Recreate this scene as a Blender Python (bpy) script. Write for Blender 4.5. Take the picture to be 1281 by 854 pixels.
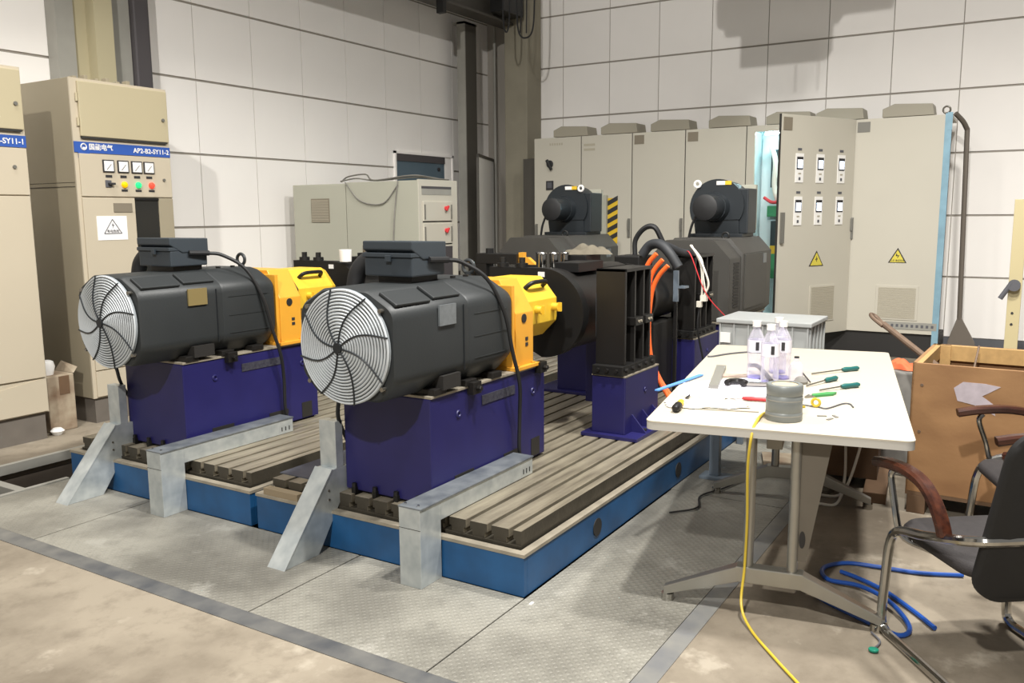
import bpy, bmesh, math, random
from mathutils import Vector, Matrix, Euler
random.seed(7)
PI = math.pi
scene = bpy.context.scene
for o in list(bpy.data.objects): bpy.data.objects.remove(o, do_unlink=True)
COL = scene.collection

# ------------------------------------------------------------------ camera
cam_d = bpy.data.cameras.new('camera'); cam = bpy.data.objects.new('camera', cam_d); COL.objects.link(cam)
cam_d.sensor_width = 36.0; cam_d.lens = 1071.14 / 1281.0 * 36.0; cam_d.clip_end = 200
rr = Vector((0.523407, -0.852052, -0.007220)); dd = Vector((-0.128755, -0.070711, -0.989152)); ff = Vector((0.842299, 0.518658, -0.146717))
m3 = Matrix((rr, -dd, -ff)).transposed()
cam.matrix_world = Matrix.Translation((0, 0, 1.6)) @ m3.to_4x4()
scene.camera = cam

# ------------------------------------------------------------------ world, lamps, exposure
world = bpy.data.worlds.new('hall_ambient'); scene.world = world; world.use_nodes = True
bg = world.node_tree.nodes['Background']; bg.inputs[0].default_value = (1.0, 0.97, 0.93, 1); bg.inputs[1].default_value = 0.29
scene.view_settings.view_transform = 'Standard'; scene.view_settings.look = 'None'
scene.view_settings.gamma = 1.0; scene.view_settings.use_curve_mapping = False
scene.view_settings.exposure = 0.0
def high_bay(name, loc, energy, target=None, spread=150, size=0.22, col=(1.0, 0.975, 0.93)):
    d = bpy.data.lights.new(name, 'SPOT'); d.energy = energy; d.spot_size = math.radians(spread); d.spot_blend = 0.6
    d.shadow_soft_size = size; d.color = col
    o = bpy.data.objects.new(name, d); COL.objects.link(o); o.location = loc
    t = Vector(target) if target else Vector((loc[0], loc[1], 0))
    o.rotation_euler = (t - Vector(loc)).to_track_quat('-Z', 'Y').to_euler()
    return o
high_bay('high_bay_lamp', (-3.1, 0.3, 6.2), 2100, (1.5, 1.6, 0), size=0.12)
high_bay('high_bay_lamp', (2.7, 0.37, 6.2), 1450, size=0.12)
high_bay('high_bay_lamp', (4.7, -0.3, 6.2), 1450, size=0.22)
high_bay('high_bay_lamp', (2.0, 5.0, 7.2), 900, size=0.5)

# ------------------------------------------------------------------ materials
def lin(c):
    return tuple((x / 12.92 if x <= 0.04045 else ((x + 0.055) / 1.055) ** 2.4) for x in c)
def hexc(h):
    return lin(tuple(int(h[i:i + 2], 16) / 255 for i in (0, 2, 4)))
def mat(name, h, rough=0.5, metal=0.0, var=0.0, scale=6.0, bump=0.0, bscale=60.0, h2=None, emit=0.0, detail=4.0, stretch=None):
    m = bpy.data.materials.new(name); m.use_nodes = True
    nt = m.node_tree; p = nt.nodes['Principled BSDF']
    c = hexc(h); p.inputs['Base Color'].default_value = (*c, 1); p.inputs['Roughness'].default_value = rough; p.inputs['Metallic'].default_value = metal
    if emit:
        p.inputs['Emission Color'].default_value = (*c, 1); p.inputs['Emission Strength'].default_value = emit
    tc = None
    def coord():
        nonlocal tc
        if tc is None:
            tc = nt.nodes.new('ShaderNodeTexCoord')
            if stretch:
                mp = nt.nodes.new('ShaderNodeMapping'); mp.inputs['Scale'].default_value = stretch
                nt.links.new(tc.outputs['Object'], mp.inputs['Vector']); return mp.outputs['Vector']
        return tc.outputs['Object']
    if var:
        n = nt.nodes.new('ShaderNodeTexNoise'); n.inputs['Scale'].default_value = scale; n.inputs['Detail'].default_value = detail
        nt.links.new(coord(), n.inputs['Vector'])
        r = nt.nodes.new('ShaderNodeValToRGB')
        r.color_ramp.elements[0].position = 0.3; r.color_ramp.elements[1].position = 0.7
        c2 = hexc(h2) if h2 else tuple(x * (1 - var) for x in c)
        r.color_ramp.elements[0].color = (*c2, 1); r.color_ramp.elements[1].color = (*c, 1)
        nt.links.new(n.outputs['Fac'], r.inputs['Fac']); nt.links.new(r.outputs['Color'], p.inputs['Base Color'])
    if bump:
        n2 = nt.nodes.new('ShaderNodeTexNoise'); n2.inputs['Scale'].default_value = bscale; n2.inputs['Detail'].default_value = 3
        nt.links.new(coord(), n2.inputs['Vector'])
        b = nt.nodes.new('ShaderNodeBump'); b.inputs['Strength'].default_value = bump; b.inputs['Distance'].default_value = 0.01
        nt.links.new(n2.outputs['Fac'], b.inputs['Height']); nt.links.new(b.outputs['Normal'], p.inputs['Normal'])
    return m
M = {}
M['concrete'] = None
M['plate'] = None
M['strip'] = mat('dark_steel_strip', '56585B', 0.45, 0.35, 0.3, 7, h2='7C7B77')
M['strip2'] = mat('worn_steel_strip', '77787A', 0.45, 0.3, 0.3, 7, h2='8F8D86')
M['pit'] = mat('pit_concrete', '5A5046', 0.9, 0, 0.3, 4)
M['panel'] = mat('white_wall_panel', 'F3EFEA', 0.6, 0, 0.04, 1.2, 0.05, 20)
M['seam'] = mat('wall_seam_grey', '989289', 0.7)
M['base'] = mat('baseboard_grey', '55565A', 0.6)
M['colconc'] = mat('column_concrete', '8E8877', 0.8, 0, 0.15, 3, 0.1)
M['steel_dark'] = mat('dark_column_paint', '4A463F', 0.6, 0, 0.1)
M['steel_grey'] = mat('grey_column_paint', '95938B', 0.55, 0, 0.1)
M['pipe_dark'] = mat('dark_pipe', '4E4A4C', 0.5, 0.2)
M['beigecol'] = mat('beige_column_paint', 'A89F82', 0.6)
M['window'] = mat('blue_grey_glass', '566874', 0.25, 0.0, 0.15, 2)
M['black'] = mat('black_steel', '131211', 0.5, 0.1, 0.2, 8)
M['black2'] = mat('black_paint_satin', '1D1B19', 0.42, 0.1, 0.2, 6)
M['rubber'] = mat('black_rubber', '1B1B1C', 0.55)
M['motor'] = mat('charcoal_motor_paint', '292C2D', 0.5, 0.0, 0.12, 5, 0.05, 80)
M['motor2'] = mat('slate_box_paint', '343B41', 0.5, 0.0, 0.08, 5)
M['rearmotor'] = mat('dark_grey_motor_paint', '413F3B', 0.5, 0, 0.12, 5)
M['blower'] = mat('blue_black_blower_paint', '22272B', 0.45, 0, 0.1)
M['ring'] = mat('galvanised_wire', 'C3C8CB', 0.5, 0.2)
M['spoke'] = mat('dark_wire', '24272A', 0.45, 0.2)
M['fanback'] = mat('fan_cavity_grey', '8B9195', 0.6, 0.2)
M['indigo'] = mat('indigo_pedestal_paint', '23215A', 0.42, 0, 0.15, 3, h2='1C1A4C')
M['bedblue'] = mat('bed_blue_paint', '1D5484', 0.45, 0, 0.25, 5, h2='17426A')
M['rim'] = mat('pale_rim_steel', 'A59C8B', 0.5, 0.3, 0.25, 12)
M['iron'] = mat('cast_iron_machined', 'A39A86', 0.42, 0.35, 0.35, 7, 0.15, 50, h2='776F60', stretch=(0.5, 4, 4))
M['irondark'] = mat('oily_cast_iron', '4C473D', 0.5, 0.3, 0.4, 9, 0.2, 40)
M['galv'] = mat('galvanised_sheet', 'C6CBCA', 0.3, 0.45, 0.2, 14, h2='A9B0B2', detail=2)
M['galv_top'] = mat('galvanised_sheet_dusty', '8A8F92', 0.5, 0.5, 0.45, 10, h2='5E646C', detail=6)
M['yellow'] = mat('yellow_guard_paint', 'DDB434', 0.4, 0, 0.05, 4)
M['orangey'] = mat('amber_guard_paint', 'DA9C33', 0.42, 0, 0.06, 4)
M['cab_beige'] = mat('beige_cabinet_paint', 'B5AA8C', 0.5, 0, 0.04, 2)
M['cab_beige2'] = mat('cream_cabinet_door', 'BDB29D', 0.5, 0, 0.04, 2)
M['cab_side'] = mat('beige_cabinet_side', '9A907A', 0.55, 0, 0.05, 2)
M['cab_grey'] = mat('light_grey_cabinet', 'BDB8AA', 0.5, 0, 0.04, 1.5)
M['cab_grey2'] = mat('grey_green_cabinet', 'A9A899', 0.5, 0, 0.05, 1.5)
M['cab_gap'] = mat('dark_door_gap', '2E2C28', 0.8)
M['plinth'] = mat('black_plinth', '23211F', 0.6)
M['plinth_grey'] = mat('grey_plinth', '6E675F', 0.7, 0, 0.2)
M['hood'] = mat('grey_roof_hood', '9A9484', 0.55)
M['label_blue'] = mat('blue_label_band', '2F55A4', 0.4)
M['white'] = mat('white_plastic', 'E8E6E2', 0.4)
M['paper'] = mat('white_paper', 'EDEBEA', 0.8)
M['ink'] = mat('black_ink', '2B2A2C', 0.6)
M['inkgrey'] = mat('grey_ink', '55555A', 0.6)
M['glassdark'] = mat('dark_window_glass', '2A2A28', 0.12)
M['lamp_y'] = mat('yellow_indicator', 'E0A800', 0.3, emit=0.8)
M['lamp_g'] = mat('green_indicator_lit', '1FB866', 0.3, emit=1.6)
M['lamp_r'] = mat('red_indicator_lit', 'E8402F', 0.3, emit=1.4)
M['screen'] = mat('lit_meter_screen', 'DDEBFF', 0.3, emit=2.4)
M['cyan'] = mat('cyan_white_tube', 'D4F8FF', 0.3, emit=70.0)
M['cab_in'] = mat('cabinet_inside_zinc', 'D6E6E8', 0.45, 0.2)
M['cab_comp'] = mat('dark_components', '2C3B3D', 0.5)
M['green_pcb'] = mat('green_terminals', '3E8E5E', 0.5)
M['signyel'] = mat('warning_yellow', 'CFC04A', 0.5)
M['warnyel'] = mat('hazard_yellow', 'D8B22C', 0.5)
M['vent'] = mat('vent_grey', 'A9A290', 0.6)
M['ventdark'] = mat('vent_brown_grey', '7C7363', 0.65)
M['film'] = mat('blue_protective_film', '8FB3C4', 0.25, 0.2, 0.2, 8)
M['handle'] = mat('grey_handle', '77756E', 0.4, 0.3)
M['red'] = mat('red_handle', 'C2363A', 0.4)
M['table'] = mat('white_laminate', 'B9B1A0', 0.5)
M['edge'] = mat('table_edge_band', 'B9B5AC', 0.5)
M['alu'] = mat('brushed_aluminium', 'A8A59C', 0.35, 0.8, 0.1, 10)
M['alu_dark'] = mat('grey_steel_beam', '8E897E', 0.45, 0.5, 0.15, 5)
M['chrome'] = mat('chrome', 'B5B3AE', 0.14, 1.0)
M['chrome_dull'] = mat('dull_chrome', '9C9890', 0.25, 0.9)
M['wood_arm'] = mat('mahogany_armrest', '4E2A1C', 0.22, 0, 0.4, 6, h2='2C1712', stretch=(1, 8, 8))
M['seat'] = mat('charcoal_seat_fabric', '2F2B2B', 0.8, 0, 0.2, 40, 0.2, 200)
M['mesh'] = mat('black_back_fabric', '151414', 0.7, 0, 0.2, 30)
M['ply'] = mat('plywood', '9E7850', 0.6, 0, 0.35, 2.4, 0.05, 60, h2='825E3C', detail=8, stretch=(1, 1, 2.5))
M['pine'] = mat('pale_pine', 'B8945F', 0.6, 0, 0.2, 4, stretch=(1, 6, 6))
M['darkwood'] = mat('dark_old_wood', '6A513A', 0.8, 0, 0.3, 6)
M['plastic_grey'] = mat('grey_bin_plastic', 'A3A5A3', 0.5, 0, 0.05)
M['steelblue'] = mat('blue_grey_steel', '75808B', 0.4, 0.3)
M['teal'] = mat('teal_grip', '1F5F5C', 0.4)
M['tin'] = mat('grey_tape_roll', '7D817F', 0.4, 0.2, 0.1)
M['card'] = mat('cardboard_core', 'BFA88A', 0.8)
M['blue'] = mat('blue_hose', '1D4A98', 0.35)
M['bluestick'] = mat('blue_strip', '5E97DA', 0.4)
M['yel_cable'] = mat('yellow_cable', 'C9AE38', 0.4)
M['white_cable'] = mat('white_cable', 'D8D2C4', 0.5)
M['orange_cable'] = mat('orange_cable', 'F26A2C', 0.4)
M['rag'] = mat('dirty_rag', '6E6758', 0.9, 0, 0.3, 9, 0.4, 40)
M['orange'] = mat('orange_cloth', 'D8643C', 0.8)
M['cardboard'] = mat('torn_cardboard', 'B4A892', 0.9, 0, 0.5, 5, h2='6E5540')
M['pole'] = mat('cream_painted_pole', 'BDB088', 0.5)
M['rust'] = mat('rusty_iron', '7A6656', 0.6, 0.4, 0.3, 14)
M['shovel'] = mat('grey_brown_steel', '6F675E', 0.5, 0.4)
M['sleeve'] = mat('grey_cable_sleeve', '2C2E31', 0.6)
M['green'] = mat('green_grip', '3F8A4A', 0.5)
M['greenpl'] = mat('green_tag', '157A62', 0.4)
M['cloth_grey'] = mat('dusty_grey', '87847E', 0.9, 0, 0.3, 12)
M['purple'] = mat('violet_bottle_base', '6A62B8', 0.4)
M['brassplate'] = mat('tan_nameplate', '8A7A50', 0.5, 0.3)
M['silverplate'] = mat('grey_nameplate', '7F8487', 0.4, 0.4, 0.2, 40)

def layered(name, base, dark, light, rough, s1, s2, metal=0.0, bump=0.2):
    # two noise layers of wear plus pale scuffs
    m = mat(name, base, rough, metal); nt = m.node_tree; p = nt.nodes['Principled BSDF']
    tc = nt.nodes.new('ShaderNodeTexCoord')
    def noise(sc, det, lo, hi, rgh=0.6):
        n = nt.nodes.new('ShaderNodeTexNoise'); n.inputs['Scale'].default_value = sc; n.inputs['Detail'].default_value = det; n.inputs['Roughness'].default_value = rgh
        nt.links.new(tc.outputs['Object'], n.inputs['Vector'])
        r = nt.nodes.new('ShaderNodeMapRange'); r.inputs[1].default_value = lo; r.inputs[2].default_value = hi; nt.links.new(n.outputs['Fac'], r.inputs[0]); return r.outputs[0], n
    def mix(fac, c1, c2, amt):
        k = nt.nodes.new('ShaderNodeMix'); k.data_type = 'RGBA'
        mu = nt.nodes.new('ShaderNodeMath'); mu.operation = 'MULTIPLY'; mu.inputs[1].default_value = amt; nt.links.new(fac, mu.inputs[0]); nt.links.new(mu.outputs[0], k.inputs['Factor'])
        for i, c in ((6, c1), (7, c2)):
            if isinstance(c, tuple): k.inputs[i].default_value = (*c, 1)
            else: nt.links.new(c, k.inputs[i])
        return k.outputs[2]
    f1, n1 = noise(s1, 9, 0.42, 0.62); f2, n2 = noise(s2, 10, 0.50, 0.66, 0.7); f3, n3 = noise(s1 * 2.3, 6, 0.60, 0.66)
    c = mix(f1, hexc(base), hexc(dark), 0.8); c = mix(f2, c, hexc(dark), 0.45); c = mix(f3, c, hexc(light), 0.55)
    nt.links.new(c, p.inputs['Base Color'])
    b = nt.nodes.new('ShaderNodeBump'); b.inputs['Strength'].default_value = bump; b.inputs['Distance'].default_value = 0.006; nt.links.new(n2.outputs['Fac'], b.inputs['Height']); nt.links.new(b.outputs['Normal'], p.inputs['Normal'])
    return m
M['concrete'] = layered('worn_concrete', '8D8373', '62584A', 'ABA292', 0.7, 1.1, 7.0)
def checker_plate():
    m = layered('checkered_floor_plate', '918E84', '6C6961', 'A3A097', 0.5, 1.4, 9.0, 0.15)
    nt = m.node_tree; p = nt.nodes['Principled BSDF']
    tc = nt.nodes.new('ShaderNodeTexCoord'); mp = nt.nodes.new('ShaderNodeMapping'); mp.inputs['Rotation'].default_value = (0, 0, PI / 4); mp.inputs['Scale'].default_value = (36, 36, 36)
    nt.links.new(tc.outputs['Object'], mp.inputs['Vector'])
    v = nt.nodes.new('ShaderNodeTexVoronoi'); v.inputs['Scale'].default_value = 1.0; v.inputs['Randomness'].default_value = 0.0
    nt.links.new(mp.outputs['Vector'], v.inputs['Vector'])
    r = nt.nodes.new('ShaderNodeMapRange'); r.inputs[1].default_value = 0.25; r.inputs[2].default_value = 0.35; r.inputs[3].default_value = 1; r.inputs[4].default_value = 0
    nt.links.new(v.outputs['Distance'], r.inputs[0])
    b = nt.nodes.new('ShaderNodeBump'); b.inputs['Strength'].default_value = 0.55; b.inputs['Distance'].default_value = 0.004
    nt.links.new(r.outputs[0], b.inputs['Height']); nt.links.new(b.outputs['Normal'], p.inputs['Normal'])
    return m
M['plate'] = checker_plate()
def clear_mat():
    m = bpy.data.materials.new('clear_bottle_plastic'); m.use_nodes = True; nt = m.node_tree
    p = nt.nodes['Principled BSDF']; p.inputs['Base Color'].default_value = (0.86, 0.84, 0.92, 1); p.inputs['Roughness'].default_value = 0.15
    t = nt.nodes.new('ShaderNodeBsdfTransparent'); t.inputs['Color'].default_value = (0.95, 0.94, 0.99, 1)
    lw = nt.nodes.new('ShaderNodeLayerWeight'); lw.inputs['Blend'].default_value = 0.35
    mr = nt.nodes.new('ShaderNodeMapRange'); mr.inputs[3].default_value = 0.16; mr.inputs[4].default_value = 0.75
    nt.links.new(lw.outputs['Facing'], mr.inputs[0])
    mx = nt.nodes.new('ShaderNodeMixShader'); out = nt.nodes['Material Output']
    nt.links.new(mr.outputs[0], mx.inputs['Fac']); nt.links.new(t.outputs[0], mx.inputs[1]); nt.links.new(p.outputs[0], mx.inputs[2])
    nt.links.new(mx.outputs[0], out.inputs['Surface'])
    return m
M['clear'] = clear_mat()

# ------------------------------------------------------------------ mesh helpers
def catmull(pts, sub=6, closed=False):
    P = [Vector(p) for p in pts]; n = len(P); out = []
    if n < 3: return P
    rng = n if closed else n - 1
    for i in range(rng):
        if closed: p0, p1, p2, p3 = P[(i - 1) % n], P[i], P[(i + 1) % n], P[(i + 2) % n]
        else:
            p1, p2 = P[i], P[i + 1]; p0 = P[i - 1] if i else p1 * 2 - p2; p3 = P[i + 2] if i + 2 < n else p2 * 2 - p1
        for k in range(sub):
            t = k / sub
            out.append(0.5 * ((2 * p1) + (p2 - p0) * t + (2 * p0 - 5 * p1 + 4 * p2 - p3) * t * t + (3 * p1 - p0 - 3 * p2 + p3) * t ** 3))
    if not closed: out.append(P[-1])
    return out
class MB:
    def __init__(s): s.v = []; s.f = []
    def add(s, v, f):
        o = len(s.v); s.v += [tuple(x) for x in v]; s.f += [tuple(i + o for i in q) for q in f]; return s
    def bx(s, x0, x1, y0, y1, z0, z1):
        v = [(x0, y0, z0), (x1, y0, z0), (x1, y1, z0), (x0, y1, z0), (x0, y0, z1), (x1, y0, z1), (x1, y1, z1), (x0, y1, z1)]
        return s.add(v, [(0, 3, 2, 1), (4, 5, 6, 7), (0, 1, 5, 4), (1, 2, 6, 5), (2, 3, 7, 6), (3, 0, 4, 7)])
    def obx(s, mtx, sx, sy, sz):
        v = [mtx @ Vector((a * sx / 2, b * sy / 2, c * sz / 2)) for c in (-1, 1) for a, b in ((-1, -1), (1, -1), (1, 1), (-1, 1))]
        return s.add(v, [(0, 3, 2, 1), (4, 5, 6, 7), (0, 1, 5, 4), (1, 2, 6, 5), (2, 3, 7, 6), (3, 0, 4, 7)])
    def prism(s, poly, axis, a0, a1):
        n = len(poly)
        def P(q, a):
            return {'x': (a, q[0], q[1]), 'y': (q[0], a, q[1]), 'z': (q[0], q[1], a)}[axis]
        v = [P(q, a0) for q in poly] + [P(q, a1) for q in poly]
        f = [tuple(range(n)), tuple(range(2 * n - 1, n - 1, -1))] + [(i, i + n, (i + 1) % n + n, (i + 1) % n) for i in range(n)]
        return s.add(v, f)
    def loft(s, rings, cap=True):
        n = len(rings[0]); v = [p for r in rings for p in r]; f = []
        for k in range(len(rings) - 1):
            for i in range(n):
                f.append((k * n + i, k * n + (i + 1) % n, (k + 1) * n + (i + 1) % n, (k + 1) * n + i))
        if cap: f.append(tuple(range(n - 1, -1, -1))); f.append(tuple((len(rings) - 1) * n + i for i in range(n)))
        return s.add(v, f)
    def cyl(s, p0, p1, r, n=16, r2=None):
        p0 = Vector(p0); p1 = Vector(p1); q = (p1 - p0).to_track_quat('Z', 'Y'); r2 = r if r2 is None else r2
        a = [p0 + q @ Vector((math.cos(2 * PI * i / n) * r, math.sin(2 * PI * i / n) * r, 0)) for i in range(n)]
        b = [p1 + q @ Vector((math.cos(2 * PI * i / n) * r2, math.sin(2 * PI * i / n) * r2, 0)) for i in range(n)]
        return s.loft([a, b])
    def tube(s, pts, r, n=8, sub=6, closed=False, sec=None):
        P = catmull(pts, sub, closed) if sub > 1 else [Vector(p) for p in pts]
        rings = []; up = None; N = len(P)
        for i, p in enumerate(P):
            if closed: t = P[(i + 1) % N] - P[i - 1]
            else: t = P[min(i + 1, N - 1)] - P[max(i - 1, 0)]
            t.normalize()
            if up is None: up = Vector((0, 0, 1)) if abs(t.z) < 0.9 else Vector((1, 0, 0))
            a = t.cross(up)
            if a.length < 1e-4: a = t.cross(Vector((0.3, 1, 0.2)))
            a.normalize(); b = a.cross(t); up = b
            if sec: rings.append([p + a * u + b * w for u, w in sec])
            else: rings.append([p + a * math.cos(2 * PI * k / n) * r + b * math.sin(2 * PI * k / n) * r for k in range(n)])
        if closed:
            rings.append(rings[0]); return s.loft(rings, cap=False)
        return s.loft(rings)
    def torus(s, c, R, r, axis='x', n=40, m=6):
        c = Vector(c); pts = []
        ax = {'x': (Vector((0, 1, 0)), Vector((0, 0, 1))), 'y': (Vector((1, 0, 0)), Vector((0, 0, 1))), 'z': (Vector((1, 0, 0)), Vector((0, 1, 0)))}[axis]
        nz = ax[0].cross(ax[1]); rings = []
        for i in range(n + 1):
            d = ax[0] * math.cos(2 * PI * i / n) + ax[1] * math.sin(2 * PI * i / n)
            rings.append([c + d * (R + r * math.cos(2 * PI * k / m)) + nz * r * math.sin(2 * PI * k / m) for k in range(m)])
        return s.loft(rings, cap=False)
    def lathe(s, prof, c=(0, 0, 0), n=24, axis='z', cap=True):
        c = Vector(c); rings = []
        for r, h in prof:
            ring = []
            for i in range(n):
                a = 2 * PI * i / n; x, y = r * math.cos(a), r * math.sin(a)
                ring.append(c + {'z': Vector((x, y, h)), 'x': Vector((h, x, y)), 'y': Vector((x, h, y))}[axis])
            rings.append(ring)
        return s.loft(rings, cap)
    def mesh(s, name, mt, smooth=35, bevel=0):
        me = bpy.data.meshes.new(name); me.from_pydata(s.v, [], s.f)
        bm = bmesh.new(); bm.from_mesh(me); bmesh.ops.recalc_face_normals(bm, faces=bm.faces)
        if bevel:
            es = [e for e in bm.edges if len(e.link_faces) == 2 and e.calc_face_angle(0) > 0.5]
            bmesh.ops.bevel(bm, geom=es, offset=bevel, segments=2, affect='EDGES', profile=0.6)
        bm.to_mesh(me); bm.free()
        me.materials.append(mt if not isinstance(mt, str) else M[mt])
        if smooth:
            me.polygons.foreach_set('use_smooth', [True] * len(me.polygons)); me.set_sharp_from_angle(angle=math.radians(smooth))
        me.update(); return me
    def build(s, name, mt, parent=None, smooth=35, bevel=0, loc=None):
        o = bpy.data.objects.new(name, s.mesh(name, mt, smooth, bevel)); COL.objects.link(o)
        if parent is not None: o.parent = parent
        if loc: o.location = loc
        return o
def tag(o, label=None, cat=None, group=None, kind=None):
    if label: o['label'] = label
    if cat: o['category'] = cat
    if group: o['group'] = group
    if kind: o['kind'] = kind
    return o
def thing(name, loc, label, cat, group=None, rz=0.0):
    o = bpy.data.objects.new(name, None); COL.objects.link(o); o.location = loc; o.rotation_euler = (0, 0, rz); o.empty_display_size = 0.1
    return tag(o, label, cat, group)
def copy_tree(o, parent=None):
    c = o.copy(); COL.objects.link(c); c.parent = parent
    for ch in list(o.children): copy_tree(ch, c)
    return c
def struct(o): o['kind'] = 'structure'; return o
def inst(me, name, parent, loc=(0, 0, 0), rot=None):
    o = bpy.data.objects.new(name, me); COL.objects.link(o); o.parent = parent; o.location = loc
    if rot: o.rotation_euler = rot
    return o
def text(name, body, size, mt, parent, mtx, align='LEFT', offset=0.0):
    cu = bpy.data.curves.new(name, 'FONT'); cu.body = body; cu.size = size; cu.align_x = align; cu.align_y = 'CENTER'; cu.extrude = 0.0008; cu.offset = offset
    t = bpy.data.objects.new(name, cu); COL.objects.link(t)
    bpy.context.view_layer.update()
    dg = bpy.context.evaluated_depsgraph_get()
    me = bpy.data.meshes.new_from_object(t.evaluated_get(dg)); bpy.data.objects.remove(t, do_unlink=True); bpy.data.curves.remove(cu)
    me.materials.clear(); me.materials.append(M[mt])
    o = bpy.data.objects.new(name, me); COL.objects.link(o); o.parent = parent; o.matrix_local = mtx
    return o
def face_negY(x, y, z): return Matrix.Translation((x, y, z)) @ Euler((PI / 2, 0, 0)).to_matrix().to_4x4()
def face_negX(x, y, z): return Matrix.Translation((x, y, z)) @ Euler((PI / 2, 0, -PI / 2)).to_matrix().to_4x4()

# ================================================================== SETTING
# trench runs along the left of the bed: Y 5.06..5.70
f = MB()
f.bx(-8, 2.15, -8, 5.06, -0.1, 0); f.bx(2.15, 11.4, -8, 1.02, -0.1, 0)
f.bx(-8, 11.4, 5.70, 7.4, -0.1, 0)
f.bx(8.9, 11.4, 1.02, 5.70, -0.1, 0); f.bx(-8, 1.2, 5.06, 5.70, -0.1, 0)
floor = struct(f.build('floor', 'concrete', smooth=0))
MB().bx(1.2, 8.9, 5.06, 5.70, -0.62, -0.6).bx(1.2, 8.9, 5.70, 5.72, -0.62, -0.1).build('trench_bottom', 'pit', floor, 0)
MB().bx(1.2, 8.9, 5.03, 5.06, -0.62, -0.012).build('trench_side', 'pit', floor, 0)
MB().bx(2.24, 8.9, 1.10, 5.03, -0.14, -0.045).build('plate_bedding', 'pit', floor, 0)
# chequered plates, one object each
for (x0, x1, y0, y1) in [(2.245, 2.925, 1.752, 2.655), (2.245, 2.925, 2.663, 4.215), (2.245, 2.925, 4.223, 5.055),
                         (2.245, 4.60, 1.105, 1.745), (4.608, 6.30, 1.105, 1.75), (6.308, 8.9, 1.105, 1.75)]:
    MB().bx(x0, x1, y0, y1, -0.03, 0.0).build('floor_plate', 'plate', floor, 0)
struct(MB().bx(2.15, 2.24, 1.02, 5.05, -0.03, 0.003).build('trim_1', 'strip', None, 0))
struct(MB().bx(2.245, 8.9, 1.02, 1.10, -0.03, 0.003).build('trim_2', 'strip2', None, 0))
struct(MB().bx(1.2, 2.93, 5.035, 5.07, -0.05, 0.006).build('trim_3', 'steel_grey', None, 0))
tr = MB(); tr.bx(1.2, 8.9, 5.66, 5.70, -0.06, 0.002); struct(tr.build('trim_4', 'steel_grey', None, 0))
# angle-iron bracing across the trench
for k, x in enumerate((1.9, 2.74, 3.6)):
    b = thing('trench_brace', (x, 5.38, -0.3), ['grey angle iron brace across the open trench, nearest the camera', 'pale steel angle brace spanning the trench beside the blue bed corner', 'grey angle iron brace in the trench behind the blue pedestal'][k], 'brace', 'braces in the trench')
    MB().bx(-0.03, 0.03, -0.29, 0.29, 0.19, 0.25).build('crossbar', 'steel_grey', b, 0, 0.004)
    MB().bx(-0.025, 0.025, -0.02, 0.03, -0.3, 0.19).build('upright', 'steel_grey', b, 0, 0.004)

# walls: backing plus one object for each panel
WX, WY = 11.0, 7.17
PW, PH = 0.714, 0.714
wl = struct(MB().bx(-8, 11.3, WY + 0.012, WY + 0.2, -0.1, 6.5).build('wall_left', 'seam', None, 0))
wr = struct(MB().bx(WX + 0.012, WX + 0.2, -6.5, 7.3, -0.1, 6.5).build('wall_right', 'seam', None, 0))
g = 0.005; gz = 0.011
pl_l = MB().bx(g, PW + 0.006 - g, -0.012, 0.0, gz, PH - gz).mesh('panel', 'panel', 0)
for i in range(-4, 8):
    for k in range(-1, 6):
        x = 5.773 + i * 0.72; z = 1.496 + k * 0.714
        if i == 7 and False: continue
        inst(pl_l, 'panel', wl, (x, WY + 0.012, z))
pl_r = MB().bx(-0.012, 0, g, PW - g, gz, 0.697 - gz).mesh('panel', 'panel', 0)
for i in range(-3, 8):
    for k in range(0, 7):
        inst(pl_r, 'panel', wr, (WX + 0.012, 0.896 + i * 0.714, 0.158 + k * 0.697))
struct(MB().bx(WX - 0.02, WX + 0.01, -6.5, 6.25, 0, 0.16).build('baseboard_right', 'base', None, 0))
struct(MB().bx(3.0, 11.0, WY - 0.02, WY + 0.01, 0, 0.10).build('baseboard_left', 'base', None, 0))
# high window in the left wall
wn = struct(MB().bx(8.77, 8.80, WY - 0.03, WY + 0.0, 1.6, 2.42).bx(10.03, 10.06, WY - 0.03, WY, 1.6, 2.42).bx(8.77, 10.06, WY - 0.03, WY, 2.39, 2.42).bx(8.77, 10.06, WY - 0.03, WY, 1.58, 1.61).build('window_1', 'panel', None, 0))
MB().bx(8.80, 9.86, WY - 0.012, WY - 0.004, 1.61, 2.39).build('pane', 'window', wn, 0)
MB().bx(8.80, 9.86, WY - 0.025, WY - 0.008, 2.30, 2.39).build('blind', 'pipe_dark', wn, 0)
MB().bx(9.86, 10.03, WY - 0.015, WY - 0.004, 1.61, 2.39).build('reveal', 'panel', wn, 0)
MB().cyl((9.72, WY - 0.03, 2.22), (9.72, WY - 0.01, 2.22), 0.025, 12).build('latch', 'ink', wn)
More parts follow.
